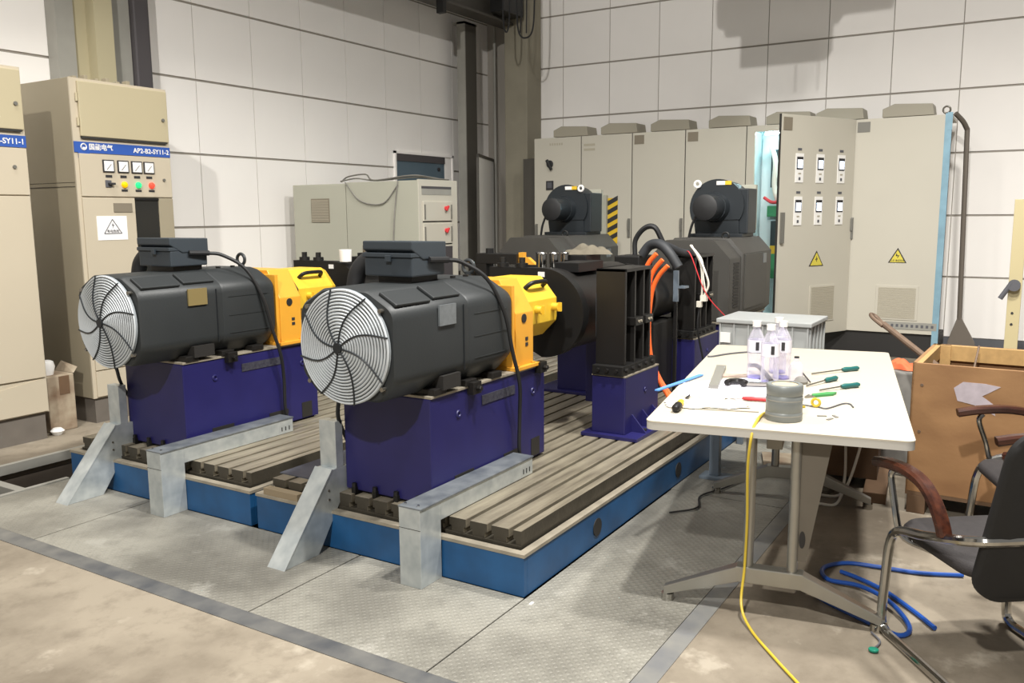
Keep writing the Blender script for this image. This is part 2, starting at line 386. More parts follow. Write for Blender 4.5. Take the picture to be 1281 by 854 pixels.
# corner columns and pipes
tag(MB().bx(10.6, 11.0, 6.25, 6.62, 0, 6.4).build('concrete_column', 'colconc', None, 0, 0.015), 'square grey concrete column in the room corner behind the leaning board', 'column')
cc = thing('steel_column', (10.15, 6.98, 0), 'dark steel channel column on the left wall under the crane beam', 'column')
MB().bx(-0.13, 0.13, -0.10, -0.085, 0, 4.2).build('flange', 'steel_dark', cc, 0)
MB().bx(-0.15, -0.13, -0.10, 0.03, 0, 4.2).build('web', 'steel_grey', cc, 0)
MB().bx(-0.15, 0.15, -0.10, 0.10, 4.17, 4.2).build('cap_plate', 'steel_grey', cc, 0)
tag(MB().cyl((10.86, 6.95, 0), (10.86, 6.95, 5.2), 0.022, 12).build('wall_conduit', 'steel_grey'), 'thin vertical conduit beside the corner column', 'pipe')
hc = thing('wall_column', (4.5, 7.04, 0), 'beige steel H column on the left wall above the labelled cabinet', 'column')
MB().bx(-0.20, -0.04, -0.01, 0.13, 0, 5.6).build('flange', 'steel_grey', hc, 0)
MB().bx(-0.04, 0.09, 0.02, 0.10, 0, 5.6).build('web', 'beigecol', hc, 0)
MB().bx(0.09, 0.26, -0.10, 0.10, 0, 5.6).build('flange', 'beigecol', hc, 0)
tag(MB().bx(4.83, 5.0, 7.05, 7.16, 0, 5.6).build('wall_duct', 'steel_grey', None, 0), 'flat grey cable duct on the left wall beside the dark pipe', 'duct')
tag(MB().bx(5.005, 5.17, 7.0, 7.15, 0, 5.6).build('drain_pipe', 'pipe_dark', None, 0, 0.02), 'dark square downpipe on the left wall behind the labelled cabinet', 'pipe')
cb = thing('crane_runway_beam', (9.9, 6.6, 4.2), 'dark crane runway beam along the left wall near the ceiling', 'beam')
MB().bx(-9, 1.0, -0.13, 0.13, 0, 0.03).build('lower_flange', 'steel_dark', cb, 0)
MB().bx(-9, 1.0, -0.012, 0.012, 0.03, 0.5).build('web', 'steel_dark', cb, 0)
MB().bx(-9, 1.0, -0.15, 0.15, 0.5, 0.53).build('upper_flange', 'steel_dark', cb, 0)
MB().bx(-1.05, -0.98, -0.2, -0.1, -0.16, 0.1).build('bracket', 'black', cb, 0)
MB().bx(0.1, 0.6, -0.35, -0.14, 0.06, 0.35).build('end_truck', 'black', cb, 0)
for k, (y, w, zb, lab) in enumerate([(5.9, 0.05, 3.86, 'narrow black festoon cable loop hanging at the top left of the corner'), (5.62, 0.13, 3.76, 'wide black festoon cable loop hanging beside the corner column')]):
    mb = MB().tube([(9.5, y + w, 5.0), (9.5, y + w, 4.3), (9.5, y + w * 0.8, zb + 0.1), (9.5, y, zb), (9.5, y - w * 0.8, zb + 0.1), (9.5, y - w, 4.3), (9.5, y - w, 5.0)], 0.011, 6)
    if k: mb.tube([(9.52, y + 0.07, 5.0), (9.52, y + 0.065, 4.2), (9.52, y + 0.09, zb + 0.07)], 0.009, 6).tube([(9.52, y - 0.0, 5.0), (9.52, y - 0.005, 4.2), (9.52, y, zb + 0.06)], 0.009, 6)
    tag(mb.build('festoon_cable', 'rubber'), lab, 'cable', 'festoon cables')
# hoist trolley above the frame; its shadow falls on the far wall
ho = thing('crane_hoist', (8.5, 2.35, 3.9), 'overhead crane hoist trolley hanging above the far cabinets', 'hoist')
MB().bx(-0.25, 0.25, -0.50, 0.62, 0.34, 0.85).build('hoist_body', 'steel_grey', ho, 0, 0.06)
MB().bx(-0.2, 0.2, -0.40, 0.45, 0.02, 0.36).build('gear_case', 'steel_grey', ho, 0, 0.03)
MB().cyl((0, -0.95, 0.62), (0, 0.70, 0.62), 0.22, 24).build('drum', 'steel_grey', ho)
for y in (-0.08, -0.3): MB().cyl((0, y, 0.1), (0, y, -0.30), 0.006, 6).build('rope', 'black', ho)

# ================================================================== BED
ZS = 0.265
def bed(y0, y1, label, inset_first):
    x0, x1 = 2.93, 8.75
    t = thing('bed_plate', (x0, (y0 + y1) / 2, 0), label, 'machine bed', 'slotted machine beds')
    a, b = y0 - (y0 + y1) / 2, y1 - (y0 + y1) / 2; L = x1 - x0
    MB().bx(0, 0.03, a, b, 0.0, 0.175).build('end_plate', 'bedblue', t, 0, 0.003)
    sp = MB().bx(0.03, L, a, a + 0.03, 0.0, 0.175).build('side_plate', 'bedblue', t, 0, 0.003)
    for hx in (0.70, 1.80, 2.9):
        MB().cyl((hx, a - 0.004, 0.085), (hx, a + 0.02, 0.085), 0.045, 20).build('lifting_hole', 'plinth', sp)
    MB().bx(0.03, L, b - 0.03, b, 0.0, 0.175).build('side_plate', 'bedblue', t, 0, 0.003)
    MB().bx(-0.004, 0.035, a - 0.004, b + 0.004, 0.175, 0.19).bx(0.035, L, a - 0.004, a + 0.035, 0.175, 0.19).bx(0.035, L, b - 0.035, b + 0.004, 0.175, 0.19).build('rim', 'rim', t, 0)
    MB().bx(0.05, L - 0.02, a + 0.045, b - 0.045, 0.06, 0.20).build('slab', 'irondark', t, 0)
    # rails with undercut T-slots
    ys = a + 0.045; e = b - 0.045; w = 0.04; first = True; meshes = {}
    while ys < e - 0.03:
        w = 0.040 if first else 0.0895
        if ys + w > e: w = e - ys
        key = round(w, 4)
        if key not in meshes:
            u = 0.0 if first else 0.012
            poly = [(u, 0.20), (w - 0.012, 0.20), (w - 0.012, 0.226), (w, 0.226), (w, 0.265), (0, 0.265), (0, 0.226), (u, 0.226)]
            if first: poly = [(0, 0.20), (w - 0.012, 0.20), (w - 0.012, 0.226), (w, 0.226), (w, 0.265), (0, 0.265)]
            meshes[key] = MB().prism(poly, 'x', 0.055, L - 0.02).mesh('rail', 'iron', 0, 0.0015)
            meshes[key].materials.append(M['irondark'])
            for pg in meshes[key].polygons:
                if abs(pg.normal.x) > 0.7 or (first and pg.normal.y < -0.7): pg.material_index = 1
        inst(meshes[key], 'rail', t, (0, ys, 0))
        ys += w + 0.0225; first = False
    return t
bedA = bed(1.754, 3.36, 'blue framed slotted iron bed whose front corner is nearest the white table', True)
bedB = bed(3.41, 5.00, 'blue framed slotted iron bed beside the open trench on the left', True)
MB().bx(-0.003, 0.002, -0.32 - 0.03, -0.32 + 0.03, 0.07, 0.14).build('rust_patch', 'rust', bedA, 0)
MB().cyl((-0.004, -0.22, 0.15), (0.01, -0.22, 0.15), 0.014, 12).build('bolt_hole', 'plinth', bedA)
tag(MB().bx(0, 1.15, 0, 0.30, 0, 0.006).build('steel_sheet', mat('dusty_dark_sheet', '60636C', 0.45, 0.4, 0.4, 5, h2='45474F'), None, 0, loc=(3.06, 3.02, ZS)), 'dark flat steel sheet lying over the bed slots between the two motors', 'sheet')
tag(MB().bx(0, 0.045, 0, 0.24, 0, 0.035).build('wood_offcut', mat('weathered_wood', '8A7B63', 0.8), None, 0, 0.002, loc=(2.933, 3.07, 0.19)), 'small pale wood offcut on the front end of the bed', 'wood')

# ================================================================== PEDESTALS AND FRONT MOTORS
def octo(hw, z0, z1, cx, cz, cb=None, cbz=None):
    cb = cx if cb is None else cb; cbz = cz if cbz is None else cbz
    return [(-hw + cb, z0), (hw - cb, z0), (hw, z0 + cbz), (hw, z1 - cz), (hw - cx, z1), (-hw + cx, z1), (-hw, z1 - cz), (-hw, z0 + cbz)]
def fillet(poly, r, n=4):
    out = []; N = len(poly)
    for i in range(N):
        p = Vector(poly[i]); a = Vector(poly[i - 1]) - p; b = Vector(poly[(i + 1) % N]) - p
        ang = a.angle(b); d = min(r / math.tan(ang / 2), a.length * 0.48, b.length * 0.48); A = p + a.normalized() * d; B = p + b.normalized() * d
        for k in range(n + 1):
            t = k / n; q = A * (1 - t) ** 2 + p * 2 * t * (1 - t) + B * t * t; out.append((q.x, q.y))
    return out
def motor_pedestal(y, dx, label):
    t = thing('motor_pedestal', (3.03 + dx, y, ZS), label, 'pedestal', 'indigo motor pedestals')
    h = 0.51
    MB().bx(0, 1.05, -0.262, 0.262, 0.012, h).build('body', 'indigo', t, 0, 0.006)
    MB().bx(0.02, 1.03, -0.24, 0.24, 0, 0.012).build('foot', 'black', t, 0)
    MB().bx(0.0, 1.05, -0.268, 0.262, h, h + 0.012).build('machined_top', 'rim', t, 0, 0.002)
    for x0, x1, z0, z1 in ((0.18, 0.34, 0.075, 0.105), (0.62, 0.78, 0.075, 0.105), (0.90, 0.99, 0.02, 0.12)):
        MB().bx(x0, x1, -0.2645, -0.20, z0, z1).build('pocket', 'plinth', t, 0)
    MB().bx(0.42, 0.73, -0.266, -0.262, 0.405, 0.452).build('name_plate', mat('dim_grey_plate', '4A4A52', 0.5, 0.2, 0.5, 60, h2='2F2E3C'), t, 0)
    for x in (0.22, 0.92): MB().torus((x, -0.263, 0.40 if x < 0.5 else 0.385), 0.014, 0.006, 'y', 16, 6).build('lifting_ring', 'indigo', t)
    for q in (-0.19, -0.06, 0.07, 0.2):
        MB().bx(-0.02, 0.02, q - 0.012, q + 0.012, -0.005, 0.03).cyl((-0.012, q, 0.03), (-0.012, q, 0.05), 0.012, 6).build('clamp_bolt', 'black', t, 0)
    for x in (0.33, 0.98):
        MB().bx(x - 0.035, x + 0.035, -0.30, -0.25, h - 0.03, h + 0.03).cyl((x, -0.30, h), (x, -0.325, h), 0.014, 6).build('jacking_bracket', 'black2', t, 0, 0.003)
    return t
def front_motor(y, dx, label, plate, zc=0):
    t = thing('electric_motor', (3.03 + dx, y, ZS + 0.522), label, 'motor', 'charcoal drive motors')
    zc = 0.245
    P = fillet(octo(0.285, 0.0, 0.505, 0.15, 0.085, 0.10, 0.10), 0.08)
    def sc(k, dz=0): return [(a * k, zc + (b - zc) * k) for a, b in P]
    def ring(x, k): return [(x, a, b) for a, b in sc(k)]
    MB().loft([ring(-0.25, 0.93), ring(-0.235, 0.97), ring(0.29, 0.985)]).build('fan_cowl', 'motor', t, 40)
    MB().loft([ring(0.29, 0.985), ring(0.30, 1.0), ring(0.58, 1.0), ring(0.65, 0.985), ring(0.70, 0.93), ring(0.72, 0.8)]).build('stator_body', 'motor', t, 40)
    for z in (0.13, 0.235, 0.345):
        MB().bx(0.33, 0.63, -0.2875, -0.284, z, z + 0.004).build('cooling_rib', 'motor', t, 0)
    MB().bx(0.245, 0.249, -0.2855, -0.28, 0.09, 0.40).build('joint_line', 'spoke', t, 0)
    # ledges on the right-hand chamfer
    for x0, x1, yy, zz in ((-0.225, 0.02, -0.217, 0.458), (0.05, 0.26, -0.207, 0.466)):
        mb = MB(); mtx = Matrix.Translation(((x0 + x1) / 2, yy, zz)) @ Euler((math.radians(29.5), 0, 0)).to_matrix().to_4x4(); mb.obx(mtx, x1 - x0, 0.105, 0.016)
        mb.build('vent_cover', 'motor', t, 0, 0.006)
    MB().bx(0.05, 0.178, -0.289, -0.280, 0.318, 0.412).build('name_plate', plate, t, 0)
    MB().bx(0.07, 0.21, -0.286, -0.2, 0.02, 0.085).build('foot_opening', 'plinth', t, 0)
    for x in (0.02, 0.27, 0.5): MB().bx(x, x + 0.09, -0.275, 0.275, -0.001, 0.03).build('foot', 'black2', t, 0, 0.004)
    # fan guard, bulging a little towards the camera
    R = 0.25
    MB().lathe([(R - 0.005, -0.252), (R, -0.262), (R + 0.006, -0.255)], (0, 0, zc), 48, 'x', cap=False).lathe([(0.0005, -0.251), (R - 0.006, -0.251)], (0, 0, zc), 40, 'x', cap=False).build('fan_cavity', 'fanback', t)
    mb = MB(); n = 17
    def bulge(r): return -0.268 - 0.030 * (1 - (r / R) ** 2)
    for k in range(n):
        r = 0.022 + (R - 0.022) * k / (n - 1)
        mb.torus((bulge(r), 0, zc), r, 0.0049 if k < n - 1 else 0.006, 'x', 56, 5)
    tag(mb.build('guard_rings', 'ring', t), None, None, None, 'stuff')
    for k in range(8):
        a0 = 2 * PI * k / 8 + 0.15; pts = []
        for j in range(7):
            u = j / 6; r = 0.02 + (R + 0.01 - 0.02) * u; a = a0 + 0.42 * math.sin(u * PI * 0.55) * u
            pts.append((bulge(min(r, R)) - 0.007, r * math.cos(a), zc + r * math.sin(a)))
        MB().tube(pts, 0.004, 6, 3).build('guard_spoke', 'spoke', t)
    MB().cyl((-0.312, 0, zc), (-0.298, 0, zc), 0.024, 20).build('guard_hub', 'spoke', t)
    for a in (40, 140, 220, 320):
        c, s_ = math.cos(math.radians(a)), math.sin(math.radians(a))
        MB().cyl((-0.25, c * 0.275, zc + s_ * 0.262), (-0.272, c * 0.275, zc + s_ * 0.262), 0.010, 10).build('guard_clip', 'chrome_dull', t)
    # terminal box
    MB().bx(0.12, 0.32, -0.08, 0.12, 0.495, 0.535).build('box_neck', 'black2', t, 0)
    tb = MB().bx(0.08, 0.335, -0.115, 0.17, 0.53, 0.622).build('terminal_box', 'motor2', t, 0, 0.008)
    MB().prism([(0.075, 0.655), (0.16, 0.608), (0.341, 0.608), (0.341, 0.688), (0.075, 0.695)], 'y', -0.120, 0.175).build('lid', 'motor2', tb, 0, 0.006)
    MB().bx(0.07, 0.34, -0.118, 0.173, 0.62, 0.64).build('lid_rim', 'motor2', tb, 0, 0.003)
    MB().bx(0.06, 0.075, 0.0, 0.03, 0.60, 0.63).build('latch', 'motor2', tb, 0, 0.002)
    MB().cyl((0.20, -0.12, 0.605), (0.33, -0.135, 0.60), 0.016, 10).build('gland', 'rubber', tb)
    mb = MB(); mb.tube([(0.20, 0.16, 0.61), (0.20, 0.24, 0.60), (0.18, 0.30, 0.54), (0.17, 0.32, 0.44)], 0.045, 14, 6); mb.build('conduit_elbow', 'rubber', t)
    MB().tube([(0.32, -0.13, 0.60), (0.40, -0.17, 0.585), (0.50, -0.25, 0.50), (0.57, -0.305, 0.33), (0.63, -0.315, 0.12), (0.68, -0.325, -0.05), (0.72, -0.30, -0.22), (0.73, -0.29, -0.42), (0.77, -0.29, -0.50)], 0.0105, 8).build('motor_cable', 'rubber', t)
    MB().torus((0.66, -0.03, 0.545), 0.034, 0.010, 'x', 20, 8).cyl((0.66, -0.03, 0.49), (0.66, -0.03, 0.52), 0.02, 10).build('lifting_eye', 'motor', t)
    for x in (0.42, 0.53): MB().cyl((x, -0.1, 0.503), (x, -0.1, 0.515), 0.014, 8).build('top_bolt', 'black2', t)
    MB().tube([(-0.2, 0.10, 0.02), (-0.10, 0.20, -0.05), (-0.03, 0.27, -0.16), (0.05, 0.285, -0.30)], 0.010, 6).build('drain_hose', 'rubber', t)
    return t
rows = [(2.565, 0.0), (4.335, 0.04)]
motor_pedestal(2.565, 0.0, 'deep indigo pedestal under the motor nearest the white table')
motor_pedestal(4.335, 0.04, 'deep indigo pedestal under the motor in front of the beige cabinets')
front_motor(2.565, 0.0, 'charcoal motor with wire fan guard and grey nameplate, nearest the white table', 'silverplate')
front_motor(4.335, 0.04, 'charcoal motor with wire fan guard and tan nameplate, in front of the beige cabinets', 'brassplate')

def guard(y, dx, which):
    z0 = ZS + 0.522
    b = thing('bell_housing', (3.76 + dx, y, z0), 'amber bell housing behind the motor ' + which, 'housing', 'amber bell housings')
    prof = octo(0.262, 0.0, 0.475, 0.11, 0.15, 0.0, 0.0)
    MB().prism([(-0.262, 0.0), (0.262, 0.0), (0.262, 0.30), (0.16, 0.475), (-0.16, 0.475), (-0.262, 0.30)], 'x', 0.02, 0.20).build('shell', 'orangey', b, 0, 0.005)
    MB().bx(-0.01, 0.23, -0.285, 0.285, -0.0, 0.02).build('base_flange', 'orangey', b, 0, 0.003)
    MB().bx(-0.005, 0.02, -0.255, 0.255, 0.0, 0.45).build('motor_flange', 'orangey', b, 0, 0.004)
    MB().cyl((0.10, -0.258, 0.27), (0.10, -0.266, 0.27), 0.024, 20).build('inspection_hole', 'plinth', b)
    for z in (0.12, 0.15): MB().bx(0.115, 0.14, -0.265, -0.258, z, z + 0.018).build('slot', 'ink', b, 0)
    for x in (0.02, 0.18): MB().cyl((x, -0.272, 0.02), (x, -0.272, 0.03), 0.010, 6).build('bolt', 'orangey', b)
    c = thing('coupling_cover', (3.96 + dx, y, z0 + 0.10), 'yellow coupling cover with black handle behind the motor ' + which, 'cover', 'yellow coupling covers')
    p0 = octo(0.205, 0.02, 0.36, 0.10, 0.12, 0.09, 0.09); p1 = octo(0.19, 0.04, 0.345, 0.10, 0.11, 0.09, 0.09)
    MB().loft([[(0.02, a, q) for a, q in p0], [(0.36, a, q) for a, q in p0], [(0.42, a * 0.86, 0.19 + (q - 0.19) * 0.86) for a, q in p0]]).build('shell', 'yellow', c, 0, 0.004)
    MB().prism([(a * 1.05, 0.19 + (q - 0.19) * 1.05) for a, q in p0], 'x', 0.0, 0.03).build('rim', 'black', c, 0)
    MB().tube([(0.10, -0.140, 0.300), (0.12, -0.180, 0.335), (0.20, -0.185, 0.340), (0.28, -0.180, 0.335), (0.30, -0.140, 0.300)], 0.013, 8).build('handle', 'black', c)
    for x in (0.13, 0.32):
        MB().cyl((x, -0.20, 0.19), (x, -0.245, 0.19), 0.022, 12).bx(x - 0.006, x + 0.006, -0.262, -0.235, 0.165, 0.215).build('latch_knob', 'yellow', c)
guard(2.565, 0.0, 'nearest the white table')
guard(4.335, 0.04, 'in front of the beige cabinets')

# drum fixtures in the middle of each row
def drum_unit(y, dx, which, second):
    t = thing('test_drum', (4.55 + dx, y, ZS), 'black round test drum in the row ' + which, 'test unit', 'black test drums')
    zc = 0.735
    n = 28; ring = []
    for i in range(n + 1):
        a = PI * i / n - PI / 2; ring.append((-0.285 * math.cos(a) - 0.0, zc + 0.275 * math.sin(a)))
    poly = ring + [(0.38, zc + 0.275), (0.38, zc + 0.17), (0.28, zc + 0.12), (0.25, zc - 0.15)]
    MB().prism(poly, 'x', 0, 0.07).build('front_flange', 'black', t, 40)
    MB().cyl((0.07, 0.02, zc), (1.05, 0.02, zc), 0.265, 36).build('drum', 'black2', t, 30)
    MB().cyl((-0.13, 0, zc), (0, 0, zc), 0.11, 24).build('shaft_hub', 'black', t)
    MB().bx(-0.004, 0.0, -0.02, 0.025, zc + 0.222, zc + 0.252).build('label', 'white', t, 0)
    for yy in (0.30, 0.16):
        MB().cyl((0.035, yy, zc + 0.275), (0.035, yy, zc + 0.30), 0.038, 16).cyl((0.035, yy, zc + 0.30), (0.035, yy, zc + 0.335), 0.02, 6).build('clamp_nut', 'black', t)
    MB().bx(0.2, 0.55, -0.15, 0.02, zc + 0.24, zc + 0.30).bx(0.5, 0.72, -0.05, 0.12, zc + 0.22, zc + 0.33).build('valve_block', 'black', t, 0, 0.004)
    MB().bx(0.88, 1.04, -0.10, 0.14, 0.0, zc - 0.24).build('support', 'indigo', t, 0, 0.005)
    return t
drum_unit(2.585, 0.0, 'nearest the white table', True)
drum_unit(4.36, 0.05, 'in front of the beige cabinets', False)
tag(MB().cyl((0, 0, 0), (0, 0, 0.085), 0.042, 20, 0.046).build('paper_cup', 'white', loc=(4.62, 4.24, ZS + 0.735 + 0.275)), 'white cup standing on the black bar behind the farther motor', 'cup')
ct = thing('fitting_cluster', (4.78, 4.15, ZS + 1.03), 'small cluster of black and chrome fittings beside the white cup', 'fittings')
MB().bx(-0.08, 0.15, -0.14, 0.05, 0.0, 0.04).build('block', 'black', ct, 0, 0.004)
for k, (x, y, h) in enumerate([(-0.05, 0.0, 0.09), (0.02, -0.06, 0.075), (0.09, -0.02, 0.08), (0.1, -0.11, 0.07)]):
    MB().cyl((x, y, 0.03), (x, y, h), 0.018, 10).build('nipple', 'chrome_dull' if k % 2 == 0 else 'black', ct)
bb = thing('clamp_bar', (5.3, 3.35, ZS + 0.98), 'second black clamp bar with amber bracket, behind the drum nearest the table', 'bar')
MB().bx(-0.05, 0.05, -0.16, 0.19, 0.0, 0.075).build('bar', 'black', bb, 0, 0.004)
MB().prism([(-0.16, 0.0), (-0.16, 0.085), (-0.20, 0.085), (-0.20, 0.05), (-0.235, 0.05), (-0.30, 0.0)], 'x', -0.02, 0.02).build('bracket', 'orangey', bb, 0)
MB().cyl((0, 0.10, 0.075), (0, 0.10, 0.11), 0.03, 10).build('clamp_nut', 'black', bb)
MB().bx(-0.05, 0.05, 0.10, 0.19, -0.98, 0.0).build('post', 'black', bb, 0)
pm = thing('drum_pedestal', (5.64, 2.94, ZS), 'indigo pedestal with splayed foot behind the black drum', 'pedestal', 'indigo frame pedestals')
MB().bx(0, 0.5, -0.20, 0.13, 0.02, 0.47).build('body', 'indigo', pm, 0, 0.005)
MB().bx(-0.06, 0.56, -0.26, 0.30, 0, 0.02).build('foot', 'indigo', pm, 0, 0.003)
# rag, chrome fittings on the near drum
rg = MB(); NX, NY = 22, 12; vs = []; fs = []
for i in range(NX + 1):
    for j in range(NY + 1):
        u = i / NX; v = j / NY; x = (u - 0.5) * 0.30; y = (v - 0.5) * 0.22
        e = max(0, 1 - (2 * u - 1) ** 2) ** 0.5 * max(0, 1 - (2 * v - 1) ** 2) ** 0.5
        vs.append((x + 0.01 * math.sin(9 * v), y + 0.012 * math.sin(11 * u), 0.004 + e * (0.045 + 0.018 * math.sin(12 * u + 5 * v) + 0.012 * math.sin(17 * v - 4 * u))))
for i in range(NX):
    for j in range(NY): a = i * (NY + 1) + j; fs.append((a, a + 1, a + NY + 2, a + NY + 1))
rg.add(vs, fs); o = rg.build('rag', 'rag', None, 60, loc=(5.2, 2.60, ZS + 1.065)); o.rotation_euler = (0, 0, -1.0); tag(o, 'crumpled dirty rag lying on top of the black drum', 'rag')
cf = thing('pipe_fittings', (4.95, 2.72, ZS + 0.98), 'shiny chrome pipe fittings next to the rag on the black drum', 'fittings')
for k, (x, y, r) in enumerate([(0, 0, 0.03), (0.06, -0.05, 0.026), (-0.05, 0.06, 0.03), (0.02, 0.12, 0.024)]):
    MB().cyl((x, y, -0.0), (x, y, 0.10), r, 14).torus((x, y, 0.10), r * 0.8, 0.008, 'z', 16).build('fitting', 'chrome' if k < 3 else 'rubber', cf)

# tall window-frame brackets on pedestals
def tall_frame(x, y, which, ped_label, L=0.40):
    p = thing('frame_pedestal', (x - 0.03, y, ZS), ped_label, 'pedestal', 'indigo frame pedestals')
    h = 0.37
    MB().bx(0, L + 0.12, -0.11, 0.11, 0.02, h).build('body', 'indigo', p, 0, 0.006)
    MB().bx(0.0, L + 0.12, -0.112, 0.112, h, h + 0.008).build('machined_top', 'rim', p, 0)
    MB().bx(-0.05, L + 0.14, -0.21, 0.16, 0, 0.022).build('foot', 'indigo', p, 0, 0.003)
    for gx in (0.10, 0.26, 0.42):
        MB().prism([(-0.205, 0.022), (-0.11, 0.022), (-0.11, 0.13)], 'x', gx, gx + 0.012).build('gusset', 'indigo', p, 0)
        MB().cyl((gx + 0.065, -0.165, 0.02), (gx + 0.065, -0.165, 0.034), 0.018, 6).build('clamp_bolt', 'plinth', p)
    MB().torus((0.30, -0.112, 0.25), 0.012, 0.005, 'y', 14).build('lifting_ring', 'indigo', p)
    t = thing('window_frame_bracket', (x, y, ZS + h + 0.008), 'tall black ribbed window-frame bracket ' + which, 'bracket', 'tall black brackets')
    H = 0.635
    MB().bx(0, 0.022, -0.09, 0.10, 0.06, H).build('front_plate', 'black2', t, 0, 0.003)
    MB().bx(0.022, L, 0.075, 0.10, 0.06, H).build('back_plate', 'black', t, 0)
    for rx in (0.15, 0.28, L - 0.02): MB().bx(rx, rx + 0.02, -0.085, 0.075, 0.06, H - 0.02).build('rib', 'black2', t, 0)
    MB().bx(0, L, -0.09, 0.10, H - 0.02, H).build('top_plate', 'black2', t, 0, 0.003)
    MB().bx(0.022, L, -0.04, 0.075, 0.30, 0.32).build('shelf', 'black', t, 0)
    for x0, x1 in ((0.13, 0.24), (0.285, 0.40)):
        tb = MB().bx(x0, x1, -0.105, -0.04, 0.285, 0.335).build('clamp_block', 'black2', t, 0, 0.004)
        for q in (0.35, 0.65): MB().cyl((x0 + (x1 - x0) * q, -0.105, 0.31), (x0 + (x1 - x0) * q, -0.113, 0.31), 0.009, 8).build('screw', 'rim', tb)
    MB().bx(-0.05, L + 0.06, -0.10, 0.10, 0.0, 0.06).build('base_flange', 'black', t, 0, 0.004)
    for k in range(5):
        bx_ = 0.0 + k * 0.1
        MB().cyl((bx_, -0.10, 0.032), (bx_, -0.115, 0.032), 0.013, 10).build('bolt', 'black2', t)
    for k in range(3): MB().cyl((-0.05, -0.06 + k * 0.06, 0.032), (-0.065, -0.06 + k * 0.06, 0.032), 0.012, 10).build('bolt', 'black2', t)
    return t
tall_frame(4.63, 2.155, 'nearest the white table corner', 'short indigo pedestal with gusseted foot beside the white table corner')
tall_frame(6.32, 2.33, 'farther back behind the table, with white wires', 'short indigo pedestal half hidden behind the far edge of the table', 0.44)
for (x, y, z0, z1, lab) in [(4.76, 2.295, 0.85, 1.12, 'pale blue steel strip standing between drum and nearest tall bracket'), (6.05, 2.29, 0.95, 1.18, 'pale blue steel strip beside the farther tall bracket')]:
    t = thing('sensor_bracket', (x, y, ZS), lab, 'bracket', 'sensor brackets'); h0 = z0 - ZS; h1 = z1 - ZS
    MB().bx(-0.012, 0.012, -0.018, 0.018, h0, h1).bx(-0.012, 0.08, -0.07, -0.018, h0 + 0.10, h0 + 0.115).build('strip', 'steelblue', t, 0)
    MB().bx(-0.012, 0.012, -0.012, 0.012, 0, h0).build('stem', 'black', t, 0)
# dark gearbox mass between the two tall brackets
gb = thing('gearbox', (5.80, 2.48, ZS), 'black gearbox with flange between the two tall brackets', 'gearbox')
MB().bx(-0.02, 0.40, -0.12, 0.18, 0.0, 0.55).build('lower_case', 'black', gb, 0, 0.02)
MB().cyl((-0.1, 0.05, 0.74), (0.5, 0.05, 0.74), 0.20, 32).build('case', 'black', gb, 30)
MB().cyl((-0.14, 0.05, 0.74), (-0.1, 0.05, 0.74), 0.24, 32).build('flange', 'black2', gb, 30)
MB().cyl((0.5, 0.05, 0.74), (0.95, 0.05, 0.74), 0.10, 24).build('output_shaft', 'black2', gb)
MB().bx(0.0, 0.25, 0.0, 0.2, 0.95, 1.03).build('breather_block', 'black', gb, 0, 0.01)
# orange cables, sleeve, wires
for k, (pts, lab) in enumerate([
    ([(5.57, 2.255, 1.325), (5.57, 2.305, 1.27), (5.57, 2.335, 1.20), (5.57, 2.350, 1.05), (5.57, 2.345, 0.80), (5.57, 2.310, 0.64), (5.55, 2.230, 0.49), (5.50, 2.130, 0.38), (5.45, 2.020, 0.31)], 'orange power cable, uppermost of the three at the gearbox'),
    ([(5.57, 2.210, 1.285), (5.57, 2.265, 1.22), (5.57, 2.300, 1.14), (5.57, 2.315, 1.0), (5.56, 2.315, 0.80), (5.55, 2.280, 0.62), (5.52, 2.200, 0.47), (5.47, 2.090, 0.36), (5.42, 2.000, 0.30)], 'orange power cable, middle of the three at the gearbox'),
    ([(5.57, 2.170, 1.245), (5.57, 2.230, 1.18), (5.57, 2.275, 1.09), (5.57, 2.295, 0.98), (5.55, 2.295, 0.80), (5.52, 2.260, 0.60), (5.48, 2.170, 0.44), (5.42, 2.060, 0.33), (5.38, 1.980, 0.29)], 'orange power cable, lowest of the three, dropping beside the table corner')]):
    tag(MB().tube(pts, 0.016, 10).build('power_cable', 'orange_cable'), lab, 'cable', 'orange power cables')
tag(MB().tube([(6.0, 2.60, 1.27), (6.0, 2.60, 1.40), (6.0, 2.53, 1.49), (6.0, 2.45, 1.50), (6.02, 2.40, 1.41), (6.05, 2.36, 1.29)], 0.02, 8).build('hose_loop', 'rubber'), 'black hose loop arching over the gearbox', 'hose')
tag(MB().tube([(5.85, 2.48, 1.30), (5.85, 2.42, 1.37), (5.82, 2.33, 1.38), (5.80, 2.25, 1.32), (5.80, 2.18, 1.22)], 0.036, 12).build('cable_sleeve', 'sleeve'), 'thick grey cable sleeve above the orange cables', 'sleeve')
tag(MB().tube([(5.9, 2.42, 1.38), (6.05, 2.37, 1.36), (6.2, 2.32, 1.31), (6.33, 2.28, 1.29)], 0.03, 12).build('cable_sleeve', 'sleeve'), 'thick dark cable sleeve running to the farther tall bracket', 'sleeve')
tag(MB().tube([(6.28, 2.27, 1.36), (6.26, 2.20, 1.28), (6.22, 2.13, 1.17), (6.22, 2.10, 1.07), (6.22, 2.13, 0.99)], 0.008, 8).tube([(6.28, 2.26, 1.36), (6.26, 2.18, 1.22), (6.22, 2.15, 1.08), (6.22, 2.15, 0.98)], 0.007, 8).tube([(6.28, 2.265, 1.36), (6.26, 2.17, 1.25), (6.22, 2.14, 1.12), (6.22, 2.12, 1.0)], 0.006, 6).bx(6.20, 6.24, 2.11, 2.155, 0.945, 0.99).bx(6.19, 6.23, 2.145, 2.18, 0.90, 0.945).build('wire_bundle', 'white_cable'), 'white wire bundle with plug hanging on the farther tall bracket', 'wires')
